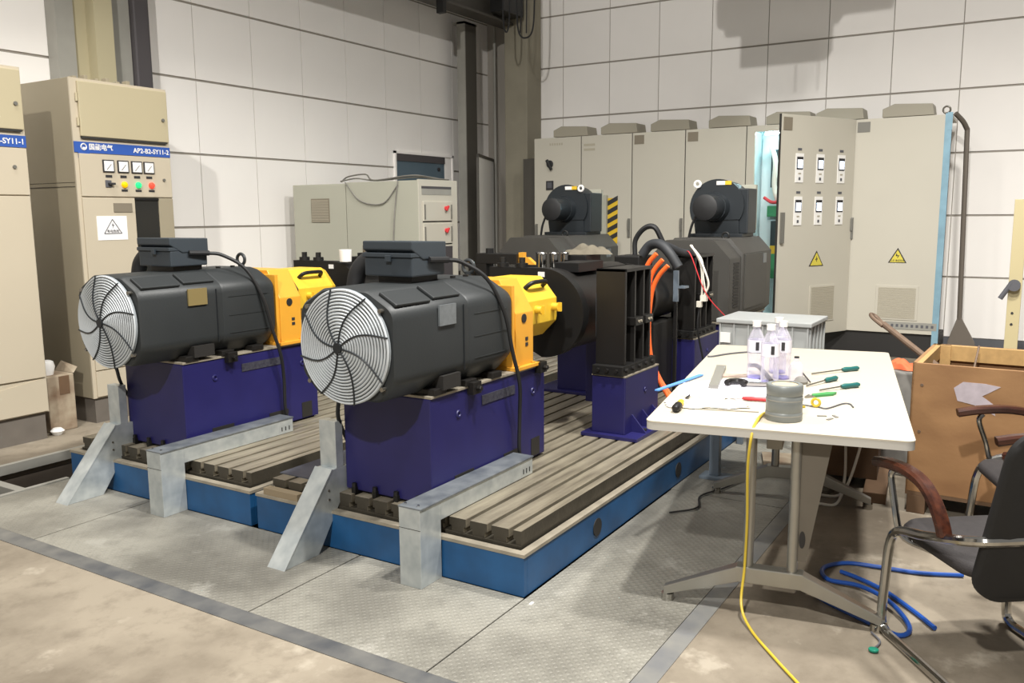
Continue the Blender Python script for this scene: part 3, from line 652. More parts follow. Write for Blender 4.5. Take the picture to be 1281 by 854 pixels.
tag(MB().tube([(6.30, 2.33, 1.28), (6.22, 2.25, 1.30), (6.2, 2.12, 1.02), (6.25, 2.0, 0.86), (6.35, 1.9, 0.74)], 0.004, 6).build('thin_wire', 'red'), 'thin red wire dangling beside the white wire bundle', 'wire')
tag(MB().tube([(6.22, 2.16, 0.92), (6.2, 2.17, 0.75), (6.25, 2.15, 0.55), (6.3, 2.1, ZS + 0.01)], 0.008, 6).build('thin_wire', 'rubber'), 'thin black wire dropping below the white wire bundle', 'wire')

# rear motors with blowers
def rear_motor(x, y, which, L):
    p = thing('rear_pedestal', (x, y, ZS), 'indigo pedestal under the rear motor ' + which, 'pedestal', 'indigo rear pedestals')
    MB().bx(0, L, -0.32, 0.32, 0, 0.40).build('body', 'indigo', p, 0, 0.006)
    MB().bx(-0.02, L + 0.02, -0.33, 0.33, 0.40, 0.415).build('machined_top', 'rim', p, 0)
    t = thing('rear_motor', (x, y, ZS + 0.415), 'dark grey eight-sided rear motor ' + which, 'motor', 'rear motors with blowers')
    P = fillet(octo(0.36, 0.0, 0.69, 0.14, 0.15, 0.06, 0.06), 0.03, 2)
    MB().loft([[(0.0, a * 0.985, 0.01 + q * 0.985) for a, q in P], [(0.02, a, q) for a, q in P], [(L * 0.26, a, q) for a, q in P]]).build('end_housing', 'rearmotor', t, 25)
    MB().prism(octo(0.375, 0.0, 0.70, 0.12, 0.13, 0.05, 0.05), 'x', L * 0.26, L).build('main_body', 'rearmotor', t, 25, 0.004)
    MB().cyl((-0.12, 0, 0.34), (0.0, 0, 0.34), 0.12, 24).build('shaft_hub', 'black', t)
    for k in range(14): MB().bx(L * 0.08, L * 0.2, -0.366, -0.358, 0.12 + k * 0.028, 0.135 + k * 0.028).build('louvre', 'plinth', t, 0)
    MB().bx(L * 0.3, L * 0.86, -0.383, -0.374, 0.08, 0.56).build('access_panel', 'rearmotor', t, 0, 0.003)
    MB().bx(L * 0.76, L * 0.84, -0.387, -0.382, 0.46, 0.55).build('name_plate', 'silverplate', t, 0)
    MB().torus((L * 0.3, -0.2, 0.72), 0.03, 0.009, 'x', 18, 8).build('lifting_eye', 'black', t)
    b = thing('blower', (x + L * 0.72, y, ZS + 0.415 + 0.70), 'blue-black snail blower on the rear motor ' + which, 'blower', 'blowers on the rear motors')
    MB().bx(-0.16, 0.2, -0.24, 0.26, 0, 0.03).build('base_plate', 'blower', b, 0, 0.004)
    poly = []
    for i in range(33):
        a = math.radians(-60 + 270 * i / 32); r = 0.22 + 0.05 * (1 - i / 32)
        poly.append((-0.0 + r * math.cos(a), 0.275 + r * math.sin(a)))
    poly = [(-0.20 + 0.0, 0.03)] + [(0.22, 0.03)] + poly[4:]
    MB().prism(poly, 'x', -0.12, 0.16).build('volute', 'blower', b, 30, 0.004)
    MB().bx(-0.105, 0.165, -0.272, -0.06, 0.03, 0.44).build('outlet_duct', 'blower', b, 0, 0.01)
    MB().prism([(q[0] * 1.06, 0.27 + (q[1] - 0.27) * 1.05) for q in poly[2:]], 'x', -0.13, -0.115).build('volute_rim', 'blower', b, 30)
    MB().cyl((-0.13, 0.03, 0.27), (-0.20, 0.03, 0.27), 0.14, 28, 0.125).build('inlet_cone', 'blower', b)
    mt = MB().cyl((-0.20, 0.03, 0.27), (-0.42, 0.03, 0.27), 0.115, 28).build('drive_motor', 'blower', b)
    MB().lathe([(0.0005, -0.435), (0.085, -0.432), (0.115, -0.42)], (0, 0.03, 0.27), 24, 'x', False).build('fan_cap', 'rubber', mt)
    MB().bx(0.16, 0.22, -0.26, -0.10, 0.06, 0.48).build('outlet_filter', 'cab_grey2', b, 0, 0.004)
    MB().bx(-0.136, -0.131, -0.06, 0.02, 0.475, 0.51).build('label', 'white', b, 0)
    MB().bx(-0.137, -0.131, -0.12, -0.06, 0.475, 0.51).build('label', 'warnyel', b, 0)
    MB().torus((-0.14, 0.20 if which.startswith('near') else -0.17, 0.485), 0.028, 0.012, 'x', 20, 8).build('lifting_eye', 'white', b)
    MB().tube([(-0.36, 0.13, 0.20), (-0.36, 0.17, 0.10), (-0.34, 0.20, 0.0)], 0.012, 8).build('motor_cable', 'rubber', b)
rear_motor(7.08, 2.57, 'near the open cabinet door', 1.22)
rear_motor(7.38, 4.34, 'in front of the cabinet with the rotary switch', 1.3)

# ================================================================== GALVANISED TRAYS
for (y0, x0, lab1) in [(2.175, 2.772, 'galvanised cable tray along the indigo pedestal nearest the white table'), (3.915, 2.778, 'galvanised cable tray along the indigo pedestal in front of the beige cabinets')]:
    t = thing('cable_tray', (x0, y0, 0), lab1, 'cable tray', 'straight galvanised trays')
    MB().bx(0, 0.15, 0, 0.115, 0.0, 0.355).build('riser', 'galv', t, 0, 0.002)
    tp = MB().bx(0.15, 0.955, 0.0, 0.115, 0.267, 0.352).build('run', 'galv', t, 0, 0.002)
    MB().bx(0.0, 0.96, -0.004, 0.119, 0.352, 0.36).build('lid', 'galv_top', t, 0, 0.001)
    for q in (0.86, 0.89, 0.92): MB().bx(q, q + 0.006, -0.002, 0.002, 0.285, 0.31).build('slot', 'plinth', tp, 0)
    for q in (0.03, 0.10): MB().cyl((0.03, q, 0.36), (0.03, q, 0.366), 0.006, 8).build('screw', 'chrome', t)
    MB().bx(-0.001, 0.002, 0, 0.115, 0.262, 0.264).build('joint', 'plinth', t, 0)
for (y0, dx, lab) in [(2.832, 0.0, 'sloping galvanised chute to the floor left of the nearest pedestal'), (4.562, 0.02, 'sloping galvanised chute to the floor beside the trench')]:
    t = thing('cable_chute', (2.61 + dx, y0, 0), lab, 'cable chute', 'sloping galvanised chutes')
    MB().prism([(0, 0), (0.22, 0), (0.41, 0.262), (0.44, 0.262), (0.44, 0.39), (0.33, 0.39)], 'y', 0, 0.105).build('channel', 'galv', t, 0, 0.002)
    MB().prism([(-0.005, 0.0), (0.0, 0.0), (0.33, 0.39), (0.325, 0.395)], 'y', -0.003, 0.108).build('lid', 'galv', t, 0)
    MB().bx(0.36, 0.41, 0.0, 0.105, 0.39, 0.62).build('upright', 'galv', t, 0, 0.002)
    for q in (0.03, 0.075): MB().cyl((0.3, -0.0, 0.22 + q), (0.3, -0.004, 0.22 + q), 0.006, 8).build('screw', 'chrome_dull', t)

# ================================================================== FAR CABINETS
CX = 10.2; CT = 2.60; CB = 0.27
bays = [(5.91, 5.20), (5.20, 4.48), (4.48, 3.78), (3.78, 3.03), (3.03, 1.836), (1.836, 0.88)]
bay_lab = ['pale grey control cabinet with black rotary switch, leftmost in the far row', 'pale grey control cabinet with hazard tape and yellow button, second from the column', 'plain pale grey control cabinet with small grey plate, third from the column',
           'plain pale grey control cabinet left of the open one', 'open control cabinet with lit cyan interior and meters on its door', 'wide pale grey control cabinet with yellow warning triangle, rightmost in the far row']
def hood(x, y, lab):
    h = thing('roof_hood', (x, y, CT), lab, 'roof hood', 'grey roof hoods')
    MB().prism([(-0.26, 0.03), (0.26, 0.03), (0.26, 0.12), (0.14, 0.17), (-0.24, 0.15)], 'x', 0.0, 0.30).build('shell', 'hood', h, 0, 0.006)
    MB().bx(0.03, 0.27, -0.22, 0.22, 0.0, 0.03).build('opening', 'plinth', h, 0)
def door_handle(parent, x, y, z, mtx=None):
    mb = MB().bx(x - 0.02, x, y - 0.016, y + 0.016, z - 0.12, z + 0.12).bx(x - 0.035, x - 0.02, y - 0.012, y + 0.012, z - 0.03, z + 0.11)
    return mb.build('handle', 'handle', parent, 0, 0.004)
for k, (ya, yb) in enumerate(bays):
    t = thing('control_cabinet', (CX, (ya + yb) / 2, 0), bay_lab[k], 'cabinet', 'far row of control cabinets')
    a = (yb - ya) / 2; b = -a   # a < 0 < b
    D = 0.62
    if k != 4 and k != 5:
        MB().bx(0.02, D, a, b, CB, CT - 0.01).build('body', 'cab_grey', t, 0)
    elif k == 4:
        MB().bx(D - 0.02, D, a, b, CB, CT - 0.01).bx(0.02, D, a, a + 0.02, CB, CT - 0.01).bx(0.02, D, b - 0.02, b, CB, CT - 0.01).bx(0.02, D, a, b, CT - 0.04, CT - 0.01).bx(0.02, D, a, b, CB, CB + 0.03).build('body', 'cab_in', t, 0)
        MB().bx(0.0, 0.03, b - 0.10, b - 0.005, CB, CT).bx(0, 0.03, a + 0.02, b - 0.1, CT - 0.07, CT).build('front_frame', 'cab_grey', t, 0)
        bpnl = MB().bx(D - 0.06, D - 0.03, a + 0.04, b - 0.04, CB + 0.1, CT - 0.1).build('mounting_plate', 'cab_in', t, 0)
        for (y0, y1, z0, z1, mm) in [(0.30, 0.42, 1.9, 2.35, 'cab_comp'), (-0.1, 0.25, 1.75, 1.95, 'cab_comp'), (0.15, 0.45, 1.55, 1.68, 'green_pcb'), (0.0, 0.4, 1.2, 1.5, 'cab_comp'), (0.2, 0.45, 0.8, 1.1, 'green_pcb'), (-0.3, 0.1, 0.7, 1.4, 'cab_comp'), (-0.2, 0.2, 2.05, 2.3, 'white'), (0.28, 0.4, 1.1, 1.2, 'warnyel')]:
            MB().bx(D - 0.18, D - 0.06, y0, y1, z0, z1).build('component', mm, bpnl, 0, 0.004)
        MB().tube([(D - 0.2, 0.42, 2.4), (D - 0.25, 0.35, 2.2), (D - 0.22, 0.36, 1.9), (D - 0.2, 0.3, 1.7)], 0.03, 10).build('cable_loom', 'white_cable', bpnl)
        MB().tube([(D - 0.22, 0.48, 1.78), (D - 0.25, 0.36, 1.72), (D - 0.25, 0.2, 1.76)], 0.02, 8).build('cable_loom', 'red', bpnl)
        MB().cyl((0.25, a + 0.15, CT - 0.07), (0.25, b - 0.15, CT - 0.07), 0.016, 10).build('tube_lamp', 'cyan', t)
    else:
        MB().bx(0.02, 0.05, a, b, CB, CT - 0.01).bx(0.02, D, b - 0.03, b, CB, CT - 0.01).bx(0.02, D, a, b, CT - 0.04, CT - 0.01).bx(D - 0.02, D, a + 0.2, b, CB, CT - 0.01).build('body', 'cab_grey', t, 0)
        MB().bx(-0.004, 0.05, a, a + 0.065, CB - 0.17, CT + 0.01).build('front_post', 'film', t, 0)
        MB().bx(-0.006, 0.01, a - 0.004, a + 0.045, CT - 0.16, CT + 0.02).build('loose_film', 'film', t, 0)
        MB().torus((0.03, a + 0.06, CT + 0.05), 0.035, 0.01, 'x', 18, 8).cyl((0.03, a + 0.06, CT - 0.01), (0.03, a + 0.06, CT + 0.02), 0.016, 8).build('lifting_eye', 'chrome_dull', t)
    MB().bx(0.03, D - 0.02, a, b, 0, CB).build('plinth', 'plinth', t, 0)
    if k != 4:
        d = MB().bx(0, 0.02, a + 0.006, b - 0.006, CB + 0.005, CT).build('door', 'cab_grey', t, 0, 0.003)
        MB().bx(0.012, 0.021, a, b, CB, CT - 0.004).build('door_gap', 'cab_gap', t, 0)
        if k in (2, 3, 5): MB().bx(-0.004, 0, b - 0.16, b - 0.03, CT - 0.14, CT - 0.03).build('rating_plate', 'ventdark' if k != 5 else 'handle', d, 0)
    if k in (0, 1): MB().bx(0.0, 0.02, 0, 0, 0, 0)
    if k == 0:
        sw = MB().cyl((0, 0.11, 2.26), (-0.012, 0.11, 2.26), 0.05, 20).build('switch_plate', 'ink', d)
        MB().obx(Matrix.Translation((-0.03, 0.11, 2.25)) @ Euler((math.radians(-28), 0, 0)).to_matrix().to_4x4(), 0.03, 0.04, 0.15).build('switch_lever', 'rubber', sw, 0, 0.01)
        MB().bx(-0.012, 0, 0.055, 0.165, 1.92, 2.04).build('meter', 'ink', d, 0, 0.004); MB().bx(-0.014, -0.012, 0.075, 0.145, 1.945, 2.02).build('meter_face', 'inkgrey', d, 0)
        for q in range(6): MB().bx(-0.002, 0, -0.08 + 0.035 * q, -0.06 + 0.035 * q, 2.50, 2.53).build('lettering', 'vent', d, 0)
        MB().cyl((0, -0.02, 1.43), (-0.02, -0.02, 1.43), 0.05, 20).build('button_ring', 'warnyel', d); MB().cyl((-0.02, -0.02, 1.43), (-0.05, -0.02, 1.43), 0.028, 16).build('button', 'rust', d)
        door_handle(t, 0, b - 0.04, 1.35)
    if k == 1:
        for q in range(2): MB().bx(-0.002, 0, b - 0.20, b - 0.04, 2.41 + 0.06 * q, 2.44 + 0.06 * q).build('lettering', 'vent', d, 0)
        ht = MB().bx(-0.002, 0, -0.17, -0.03, 1.22, 1.80).build('hazard_tape', 'warnyel', d, 0)
        for q in range(5):
            z = 1.24 + q * 0.115; MB().add([(-0.004, -0.03, z), (-0.004, -0.03, z + 0.06), (-0.004, -0.17, z + 0.13), (-0.004, -0.17, z + 0.07)], [(0, 1, 2, 3)]).build('stripe', 'ink', ht, 0)
        MB().bx(-0.05, -0.003, -0.03, 0.10, 1.28, 1.84).build('side_filter', 'cab_grey2', d, 0, 0.004)
        door_handle(t, 0, a + 0.03, 1.42)
    if k in (2, 3): door_handle(t, 0, a + 0.03, 1.42)
    if k == 5:
        def tri(parent, y, z, w, h, x):
            tr_ = MB().add([(x - 0.001, y + w / 2, z), (x - 0.001, y - w / 2, z), (x - 0.001, y, z + h)], [(0, 1, 2)]).build('warning_sign', 'ink', parent, 0)
            MB().add([(x - 0.003, y + w * 0.40, z + h * 0.055), (x - 0.003, y - w * 0.40, z + h * 0.055), (x - 0.003, y, z + h * 0.86)], [(0, 1, 2)]).build('sign_face', 'signyel', tr_, 0)
            MB().add([(x - 0.005, y + 0.012, z + h * 0.66), (x - 0.005, y + 0.018, z + h * 0.44), (x - 0.005, y - 0.004, z + h * 0.48), (x - 0.005, y + 0.004, z + h * 0.28), (x - 0.005, y - 0.02, z + h * 0.52), (x - 0.005, y + 0.0, z + h * 0.50)], [(0, 1, 2, 3, 4, 5)]).build('bolt_symbol', 'ink', tr_, 0)
            text('sign_text', '止步 高压危险', h * 0.14, 'ink', tr_, face_negX(x - 0.004, y, z + h * 0.16), 'CENTER')
        tri(d, -0.03, 1.045, 0.19, 0.165, 0)
        vt = MB().bx(-0.008, 0, -0.26, 0.17, 0.42, 0.80).build('vent_frame', 'cab_grey', d, 0, 0.003)
        for q in range(22): MB().bx(-0.012, -0.006, -0.235, 0.145, 0.44 + q * 0.0155, 0.449 + q * 0.0155).build('louvre', 'vent', vt, 0)
        rl = MB().bx(-0.006, 0, a + 0.02, 0.06, 0.32, 0.40).build('lower_rail', 'steel_grey', d, 0)
        for q in range(9): MB().bx(-0.008, -0.004, a + 0.05 + q * 0.05, a + 0.075 + q * 0.05, 0.345, 0.375).build('slot', 'inkgrey', rl, 0)
        door_handle(t, 0, b - 0.02, 1.42)
    if k == 4:
        # door hinged on the right, swung open
        L = 1.2; ang = math.atan2(2.376 - 1.836, 9.106 - 10.2)
        dr = MB().bx(0.0, L, -0.0, 0.025, CB, CT).build('door', 'cab_grey', t, 0, 0.004)
        dr.location = (0.0, a + 0.006, 0); dr.rotation_euler = (0, 0, ang)
        dr.parent = t
        # local: x along door from hinge; outside face is y = 0.025 side or 0 side
        side = 0.0 if (Vector((math.sin(ang), -math.cos(ang))).dot(Vector((-1, -0.3))) > 0) else 0.025
        sg = -1 if side == 0.0 else 1
        def on(name, mm, x0, x1, z0, z1, d=0.006, parent=dr, lo=0.0):
            ys = sorted((side + sg * lo, side + sg * (lo + d))); return MB().bx(x0, x1, ys[0], ys[1], z0, z1).build(name, mm, parent, 0)
        num = 0
        for zz, dz in ((2.10, 0), (1.655, 0)):
            for q in (0.755, 0.48, 0.19):
                num += 1; xx = q * L
                mp = on('meter', 'white', xx - 0.06, xx + 0.06, zz - 0.19, zz + 0.11, 0.008)
                on('bezel', 'ink', xx - 0.047, xx + 0.047, zz - 0.055, zz + 0.075, 0.004, mp, 0.008); on('display', 'screen', xx - 0.036, xx + 0.036, zz - 0.04, zz + 0.045, 0.004, mp, 0.0105)
                on('button_row', 'vent', xx - 0.02, xx + 0.02, zz - 0.105, zz - 0.09, 0.003, mp, 0.008); on('tag', 'inkgrey', xx - 0.014, xx + 0.014, zz - 0.165, zz - 0.135, 0.003, mp, 0.008)
                on('caption', 'inkgrey', xx - 0.03, xx + 0.03, zz + 0.14, zz + 0.165, 0.003)
        on('rating_plate', 'ventdark', L - 0.16, L - 0.03, CT - 0.16, CT - 0.03)
        hd = on('handle', 'handle', L - 0.07, L - 0.03, 1.28, 1.60, 0.03)
        vf = on('vent_frame', 'cab_grey', 0.24, 0.66, 0.41, 0.81, 0.008)
        for q in range(20): on('louvre', 'vent', 0.26, 0.64, 0.43 + q * 0.0185, 0.441 + q * 0.0185, 0.004, vf, 0.008)
        # warning triangle on door
        def T(q, z, o=0.002): return (q, side + sg * o, z)
        w = MB().add([T(0.45, 1.02), T(0.69, 1.02), T(0.57, 1.19)], [(0, 1, 2)]).build('warning_sign', 'ink', dr, 0)
        MB().add([T(0.472, 1.03, 0.004), T(0.668, 1.03, 0.004), T(0.57, 1.168, 0.004)], [(0, 1, 2)]).build('sign_face', 'signyel', w, 0)
        MB().add([T(0.575, 1.13, 0.006), T(0.55, 1.09, 0.006), T(0.572, 1.095, 0.006), T(0.56, 1.06, 0.006), T(0.592, 1.10, 0.006), T(0.572, 1.10, 0.006)], [(0, 1, 2, 3, 4, 5)]).build('bolt_symbol', 'ink', w, 0)
        MB().bx(L, L + 0.006, 0.0, 0.025, CB, CT).build('edge_seal', 'cab_gap', dr, 0)
for y, w in [(5.49, 'leftmost, above the rotary switch cabinet'), (4.78, 'second from the column'), (4.08, 'third from the column'), (3.32, 'fourth, left of the open cabinet'), (2.62, 'partly hidden behind the open door'), (2.05, 'above the hinge of the open door'), (1.34, 'rightmost, above the warning triangle cabinet')]:
    hood(CX + 0.25, y, 'grey sheet roof hood, ' + w)
# dark board beside the column
tag(MB().bx(10.3, 10.34, 5.95, 6.14, 0, 2.35).build('dark_board', 'steel_dark', None, 0), 'tall dark narrow board between the column and the far cabinets', 'board')

# ================================================================== LEFT CABINETS
def tall_cabinet(x0, x1, y0, lab, code, logo, full=True):
    t = thing('switch_cabinet', (x0, y0, 0), lab, 'cabinet', 'beige switch cabinets')
    W = x1 - x0; H = 2.63; D = 0.85
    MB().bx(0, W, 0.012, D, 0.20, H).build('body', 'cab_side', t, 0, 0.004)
    MB().bx(0.0, 0.006, 0.02, D, 1.86, 1.864).bx(-0.002, 0.004, 0.02, D, 1.83, 1.834).build('side_seam', 'cab_gap', t, 0)
    MB().bx(0.02, W - 0.02, 0.02, D - 0.02, 0, 0.20).build('plinth', 'plinth_grey', t, 0)
    MB().bx(0, W, -0.001, 0.012, 0.20, H).build('front_frame', 'cab_beige2', t, 0)
    ud = MB().bx(0.055, W - 0.01, -0.022, -0.001, 2.205, H - 0.02).build('upper_door', 'cab_beige', t, 0, 0.006)
    MB().bx(0.06, W - 0.03, -0.02, -0.002, 2.19, 2.205).build('door_shadow_gap', 'cab_gap', t, 0)
    for z in (2.46, 2.28): MB().cyl((0.045, -0.012, z), (0.045, -0.012, z + 0.06), 0.009, 8).build('hinge', 'cab_beige', ud)
    MB().cyl((W - 0.06, -0.022, 2.38), (W - 0.06, -0.032, 2.38), 0.014, 10).build('lock', 'handle', ud)
    lb = MB().bx(0.0, W, -0.008, -0.001, 2.085, 2.165).build('label_band', 'label_blue', t, 0)
    text('label_code', code, 0.052, 'white', lb, face_negY(W - 0.012, -0.0095, 2.123), 'RIGHT', 0.001)
    if full:
        MB().bx(0.03, 0.12, -0.008, -0.001, 2.045, 2.085).build('label_tab', 'label_blue', lb, 0)
        text('label_name', '国能电气', 0.05, 'white', lb, face_negY(0.115, -0.0095, 2.128), 'LEFT', 0.001)
        MB().torus((0.075, -0.0095, 2.128), 0.022, 0.0045, 'y', 20, 4).bx(0.064, 0.086, -0.011, -0.009, 2.108, 2.126).build('logo', 'white', lb)
        pd = MB().bx(0.03, W - 0.005, -0.014, -0.001, 1.76, 2.078).build('meter_door', 'cab_beige2', t, 0, 0.003)
        for x in (0.26, 0.385, 0.505, 0.615):
            mt = MB().bx(x - 0.048, x + 0.048, -0.024, -0.014, 1.945, 2.04).build('panel_meter', 'ink', pd, 0, 0.003)
            MB().bx(x - 0.039, x + 0.039, -0.026, -0.024, 1.954, 2.031).build('meter_face', 'white', mt, 0)
            MB().add([(x - 0.02, -0.0265, 1.965), (x - 0.017, -0.0265, 1.962), (x + 0.022, -0.0265, 2.005), (x + 0.019, -0.0265, 2.008)], [(0, 1, 2, 3)]).build('needle', 'ink', mt, 0)
            MB().bx(x - 0.027, x + 0.027, -0.016, -0.013, 1.905, 1.925).build('tag', 'ink', pd, 0)
        sw = MB().bx(0.225, 0.275, -0.022, -0.014, 1.83, 1.885).build('selector_switch', 'inkgrey', pd, 0, 0.003)
        MB().bx(0.243, 0.295, -0.045, -0.022, 1.85, 1.866).build('selector_knob', 'ink', sw, 0, 0.003)
        for x, mm in ((0.387, 'lamp_y'), (0.51, 'lamp_g'), (0.63, 'lamp_r')):
            lp = MB().lathe([(0.025, -0.014), (0.025, -0.026), (0.018, -0.036), (0.0005, -0.04)], (x, 0, 1.853), 18, 'y', False).build('indicator_lamp', mm, pd)
            MB().bx(x - 0.027, x + 0.027, -0.016, -0.013, 1.80, 1.818).build('tag', 'ink', pd, 0)
        MB().cyl((W - 0.08, -0.014, 1.90), (W - 0.08, -0.024, 1.90), 0.012, 10).build('lock', 'handle', pd)
        ld = MB().bx(0.03, 0.47, -0.014, -0.001, 0.42, 1.75).build('lower_door', 'cab_beige2', t, 0, 0.003)
        MB().bx(0.28, 0.44, -0.02, -0.014, 1.64, 1.71).build('display_window', 'ventdark', ld, 0)
        pp = MB().bx(0.13, 0.385, -0.017, -0.014, 1.425, 1.61).build('notice_paper', 'paper', ld, 0)
        tri = MB()
        for (a, b) in (((0.185, 1.475), (0.335, 1.475)), ((0.335, 1.475), (0.26, 1.585)), ((0.26, 1.585), (0.185, 1.475))):
            tri.tube([(a[0], -0.0175, a[1]), (b[0], -0.0175, b[1])], 0.0035, 4, 1)
        tri.build('warning_triangle', 'inkgrey', pp, 0)
        MB().add([(0.262, -0.0185, 1.56), (0.25, -0.0185, 1.535), (0.262, -0.0185, 1.538), (0.255, -0.0185, 1.51), (0.273, -0.0185, 1.545), (0.262, -0.0185, 1.543)], [(0, 1, 2, 3, 4, 5)]).build('bolt_symbol', 'inkgrey', pp, 0)
        text('notice_text', '有电危险', 0.026, 'inkgrey', pp, face_negY(0.26, -0.0185, 1.492), 'CENTER')
        MB().bx(0.475, 0.69, -0.004, 0.03, 0.9, 1.745).build('glass_window', 'glassdark', t, 0)
        MB().bx(0.475, 0.69, -0.016, -0.002, 1.735, 1.752).build('window_sill', 'black', t, 0)
        MB().bx(0.69, W - 0.005, -0.014, -0.001, 0.42, 1.75).build('side_door', 'cab_side', t, 0, 0.003)
        MB().bx(0.475, 0.69, -0.012, -0.001, 0.42, 0.9).build('lower_panel', 'cab_beige2', t, 0)
        MB().bx(0.03, W - 0.01, -0.012, -0.001, 0.21, 0.41).build('kick_panel', 'cab_beige2', t, 0, 0.002)
    else:
        MB().bx(0.0, W - 0.005, -0.014, -0.001, 1.76, 2.078).build('meter_door', 'cab_beige2', t, 0, 0.003)
        MB().cyl((W - 0.10, -0.014, 1.95), (W - 0.10, -0.024, 1.95), 0.013, 10).build('lock', 'handle', t)
        MB().bx(0.0, W - 0.01, -0.016, -0.001, 0.46, 1.75).build('lower_door', 'cab_beige2', t, 0, 0.003)
        MB().prism([(0.0, 0.21), (W - 0.01, 0.21), (W - 0.01, 0.45), (0.0, 0.36)], 'y', -0.012, -0.001).build('kick_panel', 'cab_beige2', t, 0)
    if full:
        for k in range(6): MB().bx(0.10 + k * 0.09, 0.13 + k * 0.09, 0.10, 0.16, H, H + 0.03 + 0.015 * (k % 2)).build('busbar_clip', 'cab_side', t, 0, 0.003)
    return t
tall_cabinet(3.86, 4.69, 6.21, 'beige switch cabinet with meters, lit indicator lamps and paper notice', 'AP2-B2-SY11-2', True)
tall_cabinet(2.66, 3.44, 6.10, 'beige switch cabinet cut off by the left edge of the photo', 'AP2-B2-SY11-1', True, False)
# torn box and cup between the cabinets
bx_ = thing('cardboard_box', (3.60, 6.22, 0), 'torn dirty cardboard box between the two beige switch cabinets', 'box')
MB().bx(-0.09, 0.12, 0.0, 0.25, 0, 0.43).build('carton', 'cardboard', bx_, 0, 0.01)
MB().add([(0.12, 0.0, 0.43), (0.12, 0.25, 0.43), (0.17, 0.24, 0.50), (0.165, 0.02, 0.47)], [(0, 1, 2, 3)]).build('flap', 'cardboard', bx_, 0)
MB().bx(0.0, 0.08, -0.003, 0.0, 0.28, 0.42).build('tear', 'darkwood', bx_, 0)
tag(MB().lathe([(0.045, 0), (0.06, 0.06), (0.05, 0.10), (0.03, 0.11)], (0, 0, 0), 14).build('paper_wad', 'white', loc=(3.57, 6.32, 0.43)), 'crumpled white paper wad on the torn cardboard box', 'paper')
tag(MB().lathe([(0.03, 0), (0.05, 0.03), (0.03, 0.05)], (0, 0, 0), 12).build('paper_scrap', 'white', loc=(3.52, 6.155, 0.0)), 'small white paper scrap on the floor by the torn box', 'paper')

# grey control desk cabinet by the left wall
t = thing('drawer_cabinet', (6.8, 5.26, 0), 'large grey-green cabinet with vent and red-handled drawers by the left wall', 'cabinet')
MB().bx(0.012, 0.63, 0.012, 1.72, 0, 1.93).build('body', 'cab_grey2', t, 0, 0.004)
d1 = MB().bx(-0.002, 0.012, 0.0, 0.94, 0.1, 1.94).build('door', 'cab_grey2', t, 0, 0.003)
d2 = MB().bx(-0.002, 0.012, 0.95, 1.70, 0.1, 1.92).build('door', 'cab_grey2', t, 0, 0.003)
vf = MB().bx(-0.008, -0.002, 1.18, 1.44, 1.53, 1.78).build('vent_frame', 'ventdark', d2, 0)
for q in range(14): MB().bx(-0.012, -0.007, 1.19, 1.43, 1.54 + q * 0.0165, 1.549 + q * 0.0165).build('louvre', 'vent', vf, 0)
fr = MB().bx(0.0, 0.66, -0.004, 0.012, 0.1, 1.95).build('drawer_frame', 'cab_grey', t, 0, 0.003)
MB().bx(0.05, 0.55, -0.007, -0.003, 1.80, 1.88).build('top_slot', 'steel_grey', fr, 0)
MB().bx(0.05, 0.55, -0.008, -0.003, 1.86, 1.885).build('slot_shadow', 'pipe_dark', fr, 0)
for z0, z1 in ((1.54, 1.735), (1.31, 1.515)):
    dw = MB().bx(0.06, 0.55, -0.018, -0.004, z0, z1).build('drawer', 'cab_grey', t, 0, 0.004)
    MB().cyl((0.43, -0.018, (z0 + z1) / 2 + 0.03), (0.43, -0.04, (z0 + z1) / 2 + 0.03), 0.022, 16).obx(Matrix.Translation((0.43, -0.045, (z0 + z1) / 2 + 0.03)) @ Euler((0, math.radians(40), 0)).to_matrix().to_4x4(), 0.018, 0.016, 0.06).build('knob', 'red', dw)
    for x in (0.07, 0.52): MB().bx(x, x + 0.012, -0.03, -0.018, z0 + 0.02, z1 - 0.03).build('grip', 'handle', dw, 0, 0.002)
    MB().bx(0.06, 0.55, -0.006, -0.003, z0 - 0.012, z0).build('gap', 'cab_gap', fr, 0)
MB().bx(0.06, 0.55, -0.012, -0.003, 0.3, 1.28).build('lower_recess', 'pipe_dark', fr, 0)
for k, pts in enumerate([[(6.83, 6.3, 1.955), (6.85, 6.1, 1.98), (6.9, 5.9, 1.955), (6.84, 5.6, 1.96), (6.9, 5.35, 1.975), (7.1, 5.3, 1.965), (7.4, 5.32, 1.962)],
                         [(6.9, 6.35, 1.955), (6.84, 6.2, 2.0), (6.88, 6.0, 2.02), (6.84, 5.85, 1.955), (6.85, 5.4, 1.99), (7.0, 5.3, 1.98), (7.42, 5.35, 1.955)]]):
    tag(MB().tube(pts, 0.008, 6).build('loose_wire', 'handle'), ['grey loose wire trailing along the top edge of the drawer cabinet', 'grey loose wire arching up above the drawer cabinet top'][k], 'wire')
for k, pts in enumerate([[(6.788, 6.2, 1.94), (6.785, 6.0, 1.75), (6.785, 5.7, 1.72), (6.787, 5.5, 1.9)], [(6.785, 5.5, 1.94), (6.782, 5.55, 1.6), (6.785, 5.58, 1.2), (6.785, 5.57, 0.9)]]):
    tag(MB().tube(pts, 0.006, 6).build('hanging_wire', 'cloth_grey'), ['slack pale wire loop hanging on the front of the drawer cabinet', 'pale wire hanging straight down the front of the drawer cabinet'][k], 'wire')
